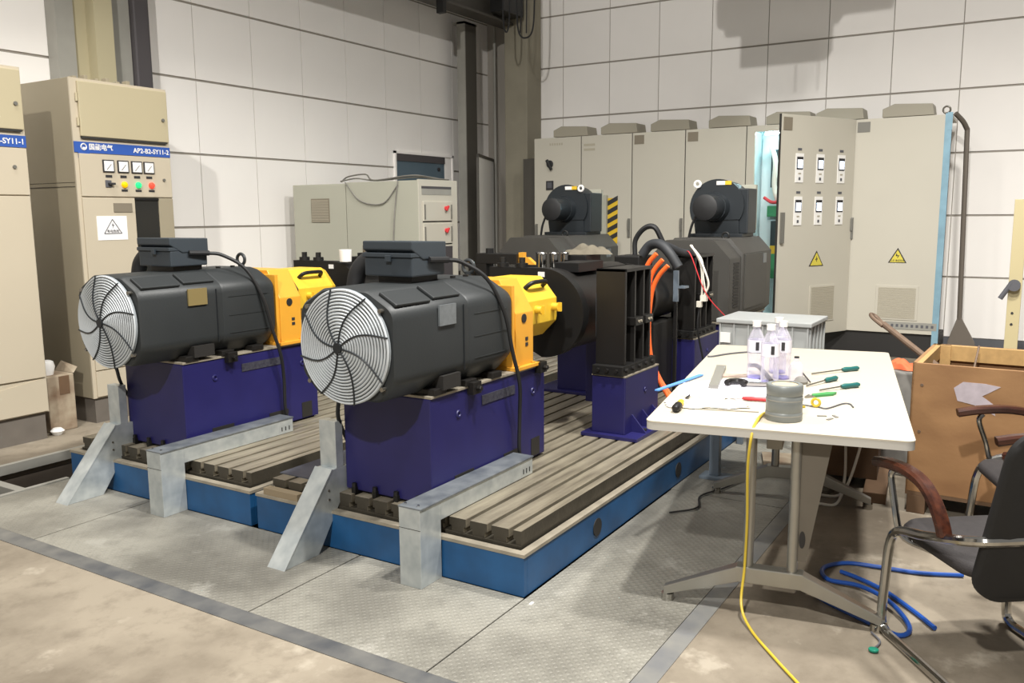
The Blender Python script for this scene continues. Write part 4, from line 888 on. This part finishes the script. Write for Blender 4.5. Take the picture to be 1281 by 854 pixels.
# leaning whiteboard
v = Vector((0.92, 0.39, 0)).normalized(); nrm = Vector((v.y, -v.x, 0)); org = Vector((9.62, 6.44, 0))
wb = thing('whiteboard', tuple(org), 'white board with dark frame leaning by the steel column', 'board', None, math.atan2(v.y, v.x))
MB().bx(0.02, 1.2, -0.01, 0.01, 0.05, 2.36).build('panel', 'white', wb, 0)
MB().bx(0, 1.22, -0.016, 0.016, 2.36, 2.40).bx(1.19, 1.23, -0.016, 0.016, 0, 2.40).bx(0.0, 0.015, -0.016, 0.016, 0, 2.40).bx(0, 1.22, -0.016, 0.016, 0, 0.05).build('frame', 'steel_dark', wb, 0)

# ================================================================== TABLE
TZ = 0.78; KT = 0.9647
tang = math.atan2(0.404, 2.17)
tc = Vector((4.4207 * KT, 1.0495 * KT, 0))
tb = thing('work_table', tuple(tc), 'white laminate work table with aluminium legs', 'table', None, tang)
hl, hw = 1.104 * KT, 0.512 * KT
def rrect(hx, hy, r, n=6):
    pts = []
    for cx, cy, a0 in ((hx - r, hy - r, 0), (-hx + r, hy - r, 90), (-hx + r, -hy + r, 180), (hx - r, -hy + r, 270)):
        for i in range(n + 1): a = math.radians(a0 + 90 * i / n); pts.append((cx + r * math.cos(a), cy + r * math.sin(a)))
    return pts
MB().prism(rrect(hl, hw, 0.035), 'z', TZ - 0.006, TZ).build('top', 'table', tb, 30)
MB().prism(rrect(hl - 0.001, hw - 0.001, 0.035), 'z', TZ - 0.036, TZ - 0.006).build('edge_band', 'edge', tb, 30)
def leg_set(u):
    for vv in (-0.085, 0.085):
        MB().cyl((u, vv, 0.18), (u, vv, TZ - 0.036), 0.021, 16).build('leg', 'alu', tb)
    sec = lambda s: [(-0.03, -0.03), (0.03, -0.03), (0.03, 0.03), (-0.03, 0.03)]
    MB().bx(u - 0.03, u + 0.03, -0.13, 0.13, 0.13, 0.195).build('foot_bar', 'alu', tb, 0, 0.004)
    for s in (-1, 1):
        mb = MB(); a = [(u - 0.03, s * 0.12, 0.13), (u + 0.03, s * 0.12, 0.13), (u + 0.03, s * 0.12, 0.195), (u - 0.03, s * 0.12, 0.195)]
        b = [(u - 0.02, s * 0.42, 0.025), (u + 0.02, s * 0.42, 0.025), (u + 0.02, s * 0.42, 0.06), (u - 0.02, s * 0.42, 0.06)]
        mb.loft([a, b]); ft = mb.build('foot_arm', 'alu', tb, 0, 0.003)
        MB().cyl((u, s * 0.405, 0.0), (u, s * 0.405, 0.03), 0.026, 16).build('levelling_pad', 'chrome', ft)
leg_set(-hl + 0.09); leg_set(0.50)
gz_ = MB().prism([(-0.10, TZ - 0.04), (-0.215, TZ - 0.04), (-0.135, 0.24), (-0.10, 0.24)], 'x', -hl + 0.085, -hl + 0.095).build('gusset_plate', mat('grey_gusset', '6A6358', 0.5, 0.2, 0.2, 5), tb, 0)
MB().prism([(-0.118 + 0.012 * math.cos(a_ * PI / 8), 0.33 + 0.035 * math.sin(a_ * PI / 8)) for a_ in range(16)], 'x', -hl + 0.083, -hl + 0.085).build('slot', 'plinth', gz_, 0)
MB().bx(-hl + 0.10, 0.48, -0.03, 0.03, TZ - 0.10, TZ - 0.036).build('modesty_beam', 'alu_dark', tb, 0, 0.004)
K2 = 0.9588
def tp(x, y, z=0.0): return (x * K2, y * K2, TZ + z)
# bottles
def bottle(loc, lab, rz=0, tilt=None, short=False):
    b = thing('water_bottle', loc, lab, 'bottle', 'clear water bottles', rz)
    h = 0.205
    prof = [(0.026, 0.0), (0.031, 0.006), (0.031, 0.05), (0.028, 0.06), (0.031, 0.07), (0.0315, 0.135), (0.029, 0.15), (0.017, 0.175), (0.0125, 0.185), (0.0125, h)]
    MB().lathe(prof, (0, 0, 0), 20, cap=True).build('bottle_body', 'clear', b)
    MB().lathe([(0.0325, 0.10), (0.0325, 0.145)], (0, 0, 0), 20, cap=False).build('label_sleeve', 'clear_label', b)
    MB().cyl((0, 0, 0.192), (0, 0, 0.212), 0.0155, 16).build('cap', 'white', b)
    MB().bx(-0.0338, -0.0322, -0.006, 0.006, 0.108, 0.138).build('label_mark', 'ink', b, 0)
    MB().cyl((0, 0, 0.001), (0, 0, 0.008), 0.029, 16).build('tinted_base', 'purple', b)
    b.scale = (1.36, 1.36, 1.36)
    return b
M['clear_label'] = mat('white_label_film', 'DEDCE4', 0.4)
bottle(tp(4.41, 1.225), 'clear water bottle with white cap, leftmost of the bottle group', 0.4)
bottle(tp(4.31, 1.125), 'clear water bottle with white cap, in the middle front of the bottle group', 0.5)
bottle(tp(4.47, 1.105), 'clear water bottle with white cap, rightmost tall one of the bottle group', 0.3)
bottle(tp(4.62, 1.165), 'clear water bottle with white cap, hidden at the back of the bottle group', 0.3)
sb = thing('squat_bottle', tp(4.40, 1.015), 'short clear bottle without cap, right of the water bottle group', 'bottle')
MB().lathe([(0.03, 0), (0.034, 0.01), (0.034, 0.06), (0.028, 0.09), (0.014, 0.105), (0.014, 0.12)], (0, 0, 0), 20).build('bottle_body', 'clear', sb)
MB().cyl((0, 0, 0.12), (0, 0, 0.128), 0.012, 10).build('stopper', 'ink', sb)
MB().cyl((0.0, -0.03, 0.05), (0.0, -0.07, 0.0055), 0.004, 6).build('straw', 'pipe_dark', sb)
# grey roll of tape near the edge
tr_ = thing('tape_roll', (3.425, 0.832, TZ), 'grey ribbed roll standing near the front edge of the table', 'roll')
MB().lathe([(0.061, 0), (0.0635, 0.004), (0.0635, 0.03), (0.0615, 0.033), (0.0625, 0.036), (0.0625, 0.09), (0.0605, 0.093), (0.063, 0.097), (0.063, 0.128), (0.060, 0.132), (0.045, 0.132)], (0, 0, 0), 36, cap=False).build('roll', 'tin', tr_, 50)
MB().cyl((0, 0, 0.01), (0, 0, 0.130), 0.046, 28).build('core', 'card', tr_)
for z, a in ((0.02, 60), (0.075, 40)):
    MB().lathe([(0.0640, z), (0.0640, z + 0.004)], (0, 0, 0), 36, cap=False).build('shiny_band', 'steel_grey', tr_)
tr_.scale = (1.13, 1.13, 1.10)
# yellow cable: from behind the roll, over the edge, down to the floor
tag(MB().tube([(3.56, 0.78, TZ + 0.03), (3.56, 0.86, TZ + 0.012), (3.46, 0.915, TZ + 0.009), (3.30, 0.905, TZ + 0.007), (3.205, 0.895, TZ - 0.02), (3.20, 0.905, TZ - 0.15), (3.24, 0.912, 0.40), (3.255, 0.92, 0.20), (3.21, 0.915, 0.06), (3.12, 0.85, 0.012), (2.95, 0.71, 0.008), (2.80, 0.58, 0.008), (2.6, 0.42, 0.008)], 0.0055, 8, 8).build('yellow_cable', 'yel_cable'), 'thin yellow cable hanging from the table edge to the floor', 'cable')
tag(MB().torus((0, 0, 0), 0.016, 0.006, 'x', 14).build('cable_knot', 'yel_cable', loc=tp(3.86, 0.80, 0.022)), 'small yellow cable loop to the right of the grey roll', 'cable')
# tools
def screwdriver(p0, p1, lab, mm='teal', shaft='chrome_dull', L=0.11, r=0.013):
    p0 = Vector(p0); p1 = Vector(p1); d = (p0 - p1).normalized(); yaw = math.atan2(d.y, d.x)
    t = thing('screwdriver', tuple(p1), lab, 'screwdriver', 'hand tools on the table', yaw)
    zz = r + 0.001
    MB().lathe([(r * 0.6, -0.0), (r, 0.012), (r * 0.85, L * 0.5), (r, L * 0.8), (r * 0.6, L)], (0, 0, zz), 12, 'x').build('grip', mm, t)
    MB().cyl((L, 0, zz), ((p0 - p1).length, 0, zz * 0.5), 0.004, 8).build('blade', shaft, t)
screwdriver(tp(4.638, 0.99), tp(4.897, 0.80), 'teal handled screwdriver lying alone at the right of the table')
screwdriver(tp(4.30, 0.94), tp(4.55, 0.845), 'teal handled tool lying behind the green clip', 'teal', 'chrome_dull', 0.10)
screwdriver(tp(4.22, 0.86), tp(4.42, 0.715), 'teal handled tool lying nearest the green clip', 'teal', 'chrome_dull', 0.11)
screwdriver(tp(3.80, 1.36), tp(3.46, 1.30), 'yellow and black handled knife at the left end of the table', 'warnyel', 'black', 0.15, 0.016)
o = [x for x in bpy.data.objects if x.get('label', '').startswith('yellow and black')][0]
MB().lathe([(0.010, -0.012), (0.0175, 0.0), (0.018, 0.05), (0.0165, 0.065)], (0, 0, 0.018), 12, 'x').build('grip_end', 'black', o)
screwdriver(tp(3.83, 1.20), tp(3.87, 0.98), 'red handled screwdriver left of the grey roll', 'red', 'chrome_dull', 0.14, 0.010)
tag(MB().lathe([(0.03, 0.0), (0.034, 0.012), (0.022, 0.03), (0.012, 0.034)], (0, 0, 0), 16).build('tape_measure', 'cloth_grey', loc=tp(4.38, 0.985)), 'small round grey tape measure behind the teal handled tools', 'tape measure')
gp = thing('green_clip', tp(4.12, 0.83), 'green handled cutter lying behind the grey roll', 'cutter', None, -0.6)
MB().prism([(-0.06, -0.01), (0.05, -0.02), (0.09, 0.0), (0.05, 0.02), (-0.04, 0.02)], 'z', 0, 0.012).build('grip', 'green', gp, 0, 0.003)
MB().prism([(-0.10, 0.0), (-0.05, -0.012), (-0.05, 0.03)], 'z', 0.002, 0.008).build('jaw', 'chrome_dull', gp, 0)
mp = MB().bx(-0.30, 0.26, -0.02, 0.02, 0, 0.004)
o = MB().prism([(-0.28, -0.02), (0.0, -0.022), (0.28, -0.024), (0.28, 0.026), (0.0, 0.022), (-0.28, 0.024)], 'z', 0, 0.02).build('metal_bar', mat('dull_grey_bar', '8C8A82', 0.5, 0.3), None, 0, loc=tp(4.31, 1.392)); o.rotation_euler = (0, 0, 0.25); tag(o, 'flat grey metal bar lying lengthwise on the white paper', 'bar')
o = MB().bx(-0.24, 0.24, -0.011, 0.011, 0, 0.006).build('blue_strip', 'bluestick', None, 0, loc=tp(4.08, 1.512, 0.004)); o.rotation_euler = (0, 0, -0.10); tag(o, 'blue plastic strip lying at the left edge of the table', 'strip')
def sheet(name, poly, lab, mm, z=0.0015, cat='paper'):
    c = Vector((sum(p[0] for p in poly) / len(poly), sum(p[1] for p in poly) / len(poly)))
    o = MB().prism([(p[0] - c.x, p[1] - c.y) for p in poly], 'z', 0, 0.0015).build(name, mm, None, 0, loc=(c.x, c.y, TZ + z)); return tag(o, lab, cat)
Q = lambda x, y: (x * K2, y * K2)
sheet('paper_sheet', [Q(3.80, 1.42), Q(4.10, 1.50), Q(4.42, 1.24), Q(4.20, 1.05), Q(3.86, 1.02)], 'white paper sheet under the tools on the table', mat('bluish_white_paper', 'E6E4EE', 0.7), 0.001)
# crumpled plastic bag
rb = MB(); vs = []; fs = []; NX, NY = 26, 12
for i in range(NX + 1):
    for j in range(NY + 1):
        u, v_ = i / NX, j / NY; e = (max(0, 1 - (2 * u - 1) ** 2) * max(0, 1 - (2 * v_ - 1) ** 2)) ** 0.5
        vs.append(((u - 0.5) * 0.34 + 0.01 * math.sin(20 * v_), (v_ - 0.5) * 0.13 + 0.012 * math.sin(15 * u), 0.002 + e * (0.018 + 0.011 * math.sin(31 * u + 4 * v_) + 0.008 * math.sin(23 * v_ - 11 * u))))
for i in range(NX):
    for j in range(NY): a = i * (NY + 1) + j; fs.append((a, a + 1, a + NY + 2, a + NY + 1))
rb.add(vs, fs); o = rb.build('plastic_bag', mat('crumpled_clear_film', 'D9D2C4', 0.25, 0, 0.2, 30), None, 50, loc=tp(3.66, 1.23, 0.002)); o.rotation_euler = (0, 0, -1.1); tag(o, 'crumpled clear plastic bag near the front edge of the table', 'bag')
o = MB().prism([(-0.12, -0.03), (0.10, -0.035), (0.12, 0.03), (-0.10, 0.035)], 'z', 0, 0.006).build('plastic_pouch', mat('pinkish_film', 'C9B4A6', 0.3, 0, 0.3, 25), None, 0, loc=tp(4.42, 1.30, 0.002)); o.rotation_euler = (0, 0, -1.1); tag(o, 'small pinkish plastic pouch beside the water bottles', 'pouch')
pw = thing('pipe_wrench', tp(4.16, 1.20), 'dark steel pipe wrench lying left of the grey roll', 'wrench', None, -1.15)
MB().tube([(-0.09, 0.0, 0.02), (-0.07, 0.035, 0.02), (-0.03, 0.04, 0.02), (0.0, 0.01, 0.02), (-0.02, -0.02, 0.02)], 0.014, 8).build('jaw', 'black2', pw)
MB().prism([(0.0, -0.012), (0.14, -0.02), (0.15, 0.012), (0.0, 0.016)], 'z', 0.008, 0.024).build('shank', 'chrome_dull', pw, 0, 0.003)
tag(MB().tube([tp(4.60, 1.31, 0.03), tp(4.52, 1.25, 0.045), tp(4.42, 1.19, 0.04), tp(4.26, 1.10, 0.02)], 0.011, 10).build('pry_handle', 'pipe_dark'), 'dark rubber handle leaning in front of the water bottles', 'handle')
tag(MB().tube([tp(3.87, 0.86, 0.004), tp(3.86, 0.79, 0.004), tp(3.85, 0.75, 0.004), tp(3.98, 0.71, 0.004), tp(3.99, 0.68, 0.004), tp(3.93, 0.655, 0.004)], 0.003, 6).build('bent_wire', 'inkgrey'), 'bent thin grey wire lying right of the grey roll', 'wire')
tag(MB().tube([tp(4.93, 1.66, 0.005), tp(4.95, 1.63, 0.005), tp(5.08, 1.58, 0.005), tp(5.2, 1.50, 0.005), tp(5.22, 1.42, 0.005)], 0.005, 6).build('bent_wire', 'inkgrey'), 'dark wire lying at the far left corner of the table', 'wire')
for k, (x, y) in enumerate([(3.70, 0.74), (3.66, 0.70), (3.72, 0.69)]):
    o = MB().bx(-0.018, 0.018, -0.006, 0.006, 0, 0.004).build('metal_chip', 'cloth_grey', None, 0, loc=tp(x, y)); o.rotation_euler = (0, 0, k * 0.9 - 1.2); tag(o, ['tiny grey metal chip, leftmost of three right of the grey roll', 'tiny grey metal chip, nearest the table edge of three', 'tiny grey metal chip, rightmost of three near the bent wire'][k], 'scrap', 'metal chips on the table')
o = MB().bx(-0.13, 0.13, -0.0025, 0.0025, 0, 0.004).build('thin_rod', 'chrome_dull', None, 0, loc=tp(3.60, 1.12)); o.rotation_euler = (0, 0, -1.30); tag(o, 'thin metal rod lying along the front edge of the table', 'rod')

# grey bin on a stand, behind the table
st = thing('steel_stand', (6.0, 1.56, 0), 'blue-grey steel stand under the plastic bin behind the table', 'stand')
for x in (-0.2, 0.2):
    for y in (-0.26, 0.14): MB().bx(x - 0.02, x + 0.02, y - 0.02, y + 0.02, 0, 0.56).build('leg', 'steelblue', st, 0, 0.003)
MB().bx(-0.24, 0.24, -0.30, 0.30, 0.56, 0.585).build('top', 'steelblue', st, 0, 0.003)
gbn = thing('plastic_bin', (6.0, 1.56, 0.585), 'grey ribbed plastic storage bin behind the white table', 'bin')
MB().bx(-0.23, 0.23, -0.30, 0.30, 0, 0.285).build('body', 'plastic_grey', gbn, 0, 0.008)
for q in range(7): MB().bx(-0.242, -0.228, -0.30 + q * 0.098, -0.288 + q * 0.098, 0.01, 0.265).build('rib', 'plastic_grey', gbn, 0, 0.002)
for q in range(5): MB().bx(-0.22 + q * 0.105, -0.205 + q * 0.105, -0.312, -0.298, 0.01, 0.265).build('rib', 'plastic_grey', gbn, 0, 0.002)
MB().bx(-0.25, 0.25, -0.32, 0.32, 0.265, 0.295).build('lid', 'plastic_grey', gbn, 0, 0.006)
MB().bx(-0.246, -0.238, 0.22, 0.29, 0.13, 0.2).build('label', 'white', gbn, 0)
st2 = thing('steel_post', (4.95, 1.60, 0), 'blue-grey steel post with foot standing under the table', 'post')
MB().bx(-0.025, 0.025, -0.03, 0.03, 0.02, 0.72).build('post', 'steelblue', st2, 0, 0.004)
MB().bx(-0.06, 0.06, -0.12, 0.08, 0, 0.02).build('foot', 'steelblue', st2, 0, 0.003)

# ================================================================== CRATE AND TOOLS
ck = thing('wooden_crate', (5.25, 0.06, 0), 'open plywood crate on skids with torn label beside the table', 'crate', None, -0.03)
cx0, cx1, cy0, cy1, ch = -0.38, 0.40, -0.75, 0.46, 0.815
fw = MB().bx(cx0, cx0 + 0.018, cy0, cy1, 0.12, ch).build('front_board', 'ply', ck, 0, 0.002)
MB().bx(cx1 - 0.018, cx1, cy0, cy1, 0.12, ch + 0.0).build('back_board', 'ply', ck, 0, 0.002)
MB().bx(cx0, cx1, cy1 - 0.018, cy1, 0.12, ch).build('side_board', 'ply', ck, 0, 0.002)
MB().bx(cx0, cx1, cy0, cy0 + 0.018, 0.12, ch).build('side_board', 'ply', ck, 0, 0.002)
MB().bx(cx0, cx1, cy0, cy1, 0.10, 0.12).build('floor_board', 'darkwood', ck, 0)
MB().bx(cx1 - 0.045, cx1 - 0.018, cy0, cy1, ch - 0.09, ch).build('top_batten', 'pine', ck, 0, 0.002)
MB().bx(cx0 + 0.018, cx1, cy1 - 0.045, cy1 - 0.018, ch - 0.08, ch).build('top_batten', 'pine', ck, 0, 0.002)
MB().bx(cx1 - 0.06, cx1 - 0.018, cy1 - 0.10, cy1 - 0.018, 0.12, ch).build('corner_post', 'pine', ck, 0, 0.002)
for y in (cy1 - 0.10, -0.2, cy0 + 0.02): MB().bx(cx0 + 0.0, cx1, y, y + 0.09, 0, 0.10).build('skid', 'darkwood', ck, 0, 0.004)
for z in (0.2, 0.45, 0.7): MB().cyl((cx0, cy1 - 0.05, z), (cx0 - 0.003, cy1 - 0.05, z), 0.008, 8).build('nail_head', 'rust', fw)
poly = [(0.24, 0.70), (0.20, 0.735), (0.10, 0.735), (0.03, 0.725), (0.08, 0.69), (0.11, 0.67), (0.06, 0.635), (0.045, 0.575), (0.09, 0.60), (0.14, 0.62), (0.22, 0.635)]
MB().prism([(a + 0.02, b) for a, b in poly], 'x', cx0 - 0.002, cx0 - 0.0005).build('torn_label', mat('torn_paper', 'B9AEB4', 0.8, 0, 0.2, 20), fw, 0)
sp = thing('spade_handle', (5.33, 0.46, 0.5), 'old iron tool handle with loop end leaning out of the crate', 'tool')
MB().cyl((-0.22, -0.18, 0.15), (0.33, 0.335, 0.415), 0.019, 10).build('shaft', 'rust', sp)
MB().tube([(0.31, 0.335, 0.405), (0.36, 0.40, 0.445), (0.40, 0.42, 0.465), (0.41, 0.385, 0.445), (0.35, 0.33, 0.40)], 0.012, 8).build('loop', 'rust', sp)
tag(MB().cyl((5.10, 0.30, 0.45), (5.52, 0.262, 0.835), 0.006, 8).build('thin_bar', 'rust'), 'thin rusty bar leaning inside the plywood crate', 'bar')
tag(MB().tube([(5.25, -0.05, 0.74), (5.4, -0.15, 0.77), (5.45, -0.3, 0.77), (5.3, -0.42, 0.75), (5.1, -0.35, 0.72), (5.08, -0.15, 0.72)], 0.012, 8, 6, True).build('black_hose', 'rubber'), 'coiled black hose lying inside the plywood crate', 'hose')
cr = thing('scrap_carton', (5.75, 0.66, 0), 'grey carton of scrap between the table and the crate', 'carton')
MB().bx(-0.2, 0.2, -0.06, 0.12, 0, 0.64).build('carton', 'cloth_grey', cr, 0, 0.01)
MB().bx(-0.205, -0.2, -0.05, 0.10, 0.35, 0.38).build('tape', 'darkwood', cr, 0)
o = rg.build('orange_cloth', 'orange', None, 60, loc=(5.72, 0.70, 0.641)); o.rotation_euler = (0, 0, 1.4); o.scale = (0.75, 0.8, 0.8); tag(o, 'orange cloth lying on the grey carton behind the table', 'cloth')
wbx = thing('old_wood_box', (4.62, 0.86, 0), 'dark old wooden board box on the floor under the table', 'box', None, 0.1)
MB().bx(0.55, 0.95, -0.20, 0.08, 0.06, 0.38).build('box', 'darkwood', wbx, 0, 0.004)
MB().bx(0.3, 0.95, -0.26, -0.14, 0.0, 0.06).build('skid', 'darkwood', wbx, 0, 0.004)
# shovel against the far cabinet
sh = thing('shovel', (10.4, 0.70, 0), 'long dark shovel leaning on the right end of the far cabinets', 'shovel')
MB().cyl((0, 0.0, 0.44), (0, 0.05, 2.46), 0.026, 10).build('shaft', 'shovel', sh)
MB().tube([(0, 0.05, 2.45), (-0.06, 0.09, 2.53), (-0.13, 0.16, 2.61)], 0.026, 10, 3).build('grip', 'shovel', sh)
MB().prism([(-0.20, 0.0), (0.12, 0.0), (0.10, 0.20), (0.02, 0.46), (-0.02, 0.46), (-0.16, 0.20)], 'x', -0.02, 0.0).build('blade', 'shovel', sh, 0, 0.004)
po = thing('painted_pole', (8.8, 0.178, 0), 'cream painted steel pole with grey clamp at the right edge', 'pole')
MB().bx(-0.03, 0.03, -0.06, 0.045, 0, 1.70).build('pole', 'pole', po, 0, 0.004)
MB().cyl((-0.03, 0.0, 0.95), (-0.10, 0.0, 0.95), 0.05, 16).cyl((-0.08, 0.02, 0.97), (-0.08, 0.10, 0.83), 0.022, 10).build('clamp', 'inkgrey', po)
for z in (0.70, 0.60): MB().cyl((-0.03, 0.0, z), (-0.035, 0.0, z), 0.011, 10).build('hole', 'ink', po)

# ================================================================== CHAIRS
def make_chair():
    t = thing('visitor_chair', (0, 0, 0), 'x', 'chair', 'visitor chairs with wooden armrests')
    w = 0.255
    pts = []
    def side(s): return [(-0.27, s * w, 0.016), (0.10, s * w, 0.016), (0.20, s * w, 0.018), (0.235, s * w, 0.06), (0.225, s * w, 0.22), (0.205, s * w, 0.37), (0.15, s * w, 0.435), (0.0, s * w, 0.475), (-0.15, s * w, 0.52), (-0.25, s * (w - 0.02), 0.55), (-0.285, s * (w - 0.08), 0.56)]
    MB().tube(side(1) + [(-0.295, 0, 0.565)] + list(reversed(side(-1))), 0.0175, 10, 5).build('tube_frame', 'chrome', t)
    MB().tube([(-0.27, w, 0.016), (-0.27, 0, 0.016), (-0.27, -w, 0.016)], 0.0135, 10, 2).build('floor_bar', 'chrome', t)
    for s in (1, -1):
        MB().tube([(0.20, s * (w + 0.005), 0.655), (0.215, s * (w + 0.005), 0.62), (0.18, s * (w + 0.005), 0.52), (0.15, s * (w - 0.01), 0.42), (0.08, s * (w - 0.06), 0.395), (-0.02, s * (w - 0.11), 0.395)], 0.0125, 10, 5).build('arm_support', 'chrome', t)
        sec = [(-0.024, -0.010), (-0.018, -0.018), (0.018, -0.018), (0.024, -0.010), (0.024, 0.008), (0.016, 0.018), (-0.016, 0.018), (-0.024, 0.008)]
        MB().tube([(0.31, s * (w + 0.01), 0.655), (0.22, s * (w + 0.01), 0.672), (0.10, s * (w + 0.01), 0.680), (0.0, s * (w + 0.01), 0.665), (-0.07, s * (w + 0.008), 0.62), (-0.11, s * (w + 0.005), 0.565), (-0.125, s * w, 0.52)], 0.02, 8, 5, False, sec).build('armrest', 'wood_arm', t)
    sp_ = rrect(0.24, 0.225, 0.09)
    MB().loft([[(x * 0.97 + 0.0, y * 0.97, 0.405) for x, y in sp_], [(x, y, 0.415) for x, y in sp_], [(x, y, 0.435) for x, y in sp_], [(x * 0.95, y * 0.95, 0.452) for x, y in sp_], [(x * 0.6, y * 0.6, 0.455) for x, y in sp_]]).build('seat', 'seat', t, 60)
    bp = rrect(0.215, 0.31, 0.10, 8)
    def B(k, d): return [(-0.225 - 0.16 * ((z + 0.31) / 0.62) ** 1.2 - d + 0.35 * y * y, y * k, 0.64 + z * k) for y, z in bp]
    MB().loft([B(0.96, -0.016), B(1.0, -0.006), B(1.0, 0.014), B(0.95, 0.024)]).build('backrest', 'mesh', t, 50)
    return t
c1 = make_chair(); c1['label'] = 'black chair with wooden armrests seen from behind, nearest the camera'
c1.location = (3.352, 0.078, 0); c1.rotation_euler = (0, 0, math.radians(37))
c2 = copy_tree(c1); c2['label'] = 'black chair with wooden armrest between the near chair and the plywood crate'
c2.location = (4.34, -0.10, 0); c2.rotation_euler = (0, 0, math.radians(110))

# ================================================================== FLOOR CABLES
tag(MB().tube([(4.09, 0.19, 0.012), (4.02, 0.36, 0.012), (4.0, 0.52, 0.012), (3.97, 0.66, 0.012), (3.86, 0.735, 0.012), (3.74, 0.69, 0.014), (3.70, 0.55, 0.03), (3.60, 0.42, 0.03), (3.45, 0.33, 0.014), (3.36, 0.35, 0.012), (3.40, 0.45, 0.012), (3.52, 0.66, 0.012), (3.62, 0.76, 0.012)], 0.0095, 8).build('blue_hose', 'blue'), 'blue hose coiled on the floor under the right end of the table', 'hose')
tag(MB().tube([(3.86, 0.66, 0.012), (3.82, 0.58, 0.014), (3.74, 0.46, 0.014), (3.60, 0.33, 0.012), (3.49, 0.245, 0.012)], 0.0095, 8).build('blue_hose', 'blue'), 'short blue hose with cut end lying across the coiled one', 'hose')
tag(MB().tube([(5.2, 0.78, 0.50), (5.05, 0.80, 0.25), (4.95, 0.86, 0.03), (4.90, 0.98, 0.01)], 0.008, 8).build('white_cable', 'white_cable'), 'white cable dropping to the floor right of the far table leg', 'cable', 'white floor cables')
tag(MB().tube([(5.2, 0.90, 0.30), (5.0, 0.86, 0.10), (4.80, 0.86, 0.012), (4.75, 0.95, 0.01)], 0.008, 8).build('white_cable', 'white_cable'), 'white cable curving low on the floor right of the far table leg', 'cable', 'white floor cables')
gt = thing('green_tag', (3.20, 0.42, 0), 'small teal plastic drop tag on the floor at the chair leg', 'tag')
MB().lathe([(0.004, 0.0), (0.018, 0.006), (0.018, 0.012), (0.004, 0.016)], (0, 0, 0), 14).build('tag', 'greenpl', gt)
MB().tube([(0.01, 0, 0.008), (0.08, -0.01, 0.008), (0.14, 0.03, 0.008)], 0.004, 6).build('cord', 'inkgrey', gt)
tag(MB().tube([(4.2, 1.60, 0.01), (4.35, 1.50, 0.01), (4.55, 1.55, 0.01), (4.75, 1.48, 0.01), (5.0, 1.42, 0.01)], 0.005, 8).build('floor_cable', 'rubber'), 'black cable lying on the floor beside the bed under the table', 'cable')
for k, (x, y, l, w, rz) in enumerate([(5.4, 1.3, 0.5, 0.25, 0.3), (5.15, 1.0, 0.4, 0.2, -0.2), (5.7, 1.05, 0.5, 0.25, 0.1)]):
    o = MB().bx(-l / 2, l / 2, -w / 2, w / 2, 0, 0.02 + 0.01 * k).build('floor_board', ['cardboard', 'rag', 'cardboard'][k], None, 0, loc=(x, y, 0)); o.rotation_euler = (0, 0, rz)
    tag(o, ['flat cardboard sheet on the floor by the stand legs', 'flat dirty board on the floor under the far table end', 'thick flat cardboard on the floor behind the table'][k], 'board')
o = MB().bx(-0.012, 0.012, -0.006, 0.006, 0, 0.002).build('paper_scrap', 'paper', None, 0, loc=(2.90, 1.70, 0)); tag(o, 'tiny white paper scrap on the floor at the bed corner', 'scrap')
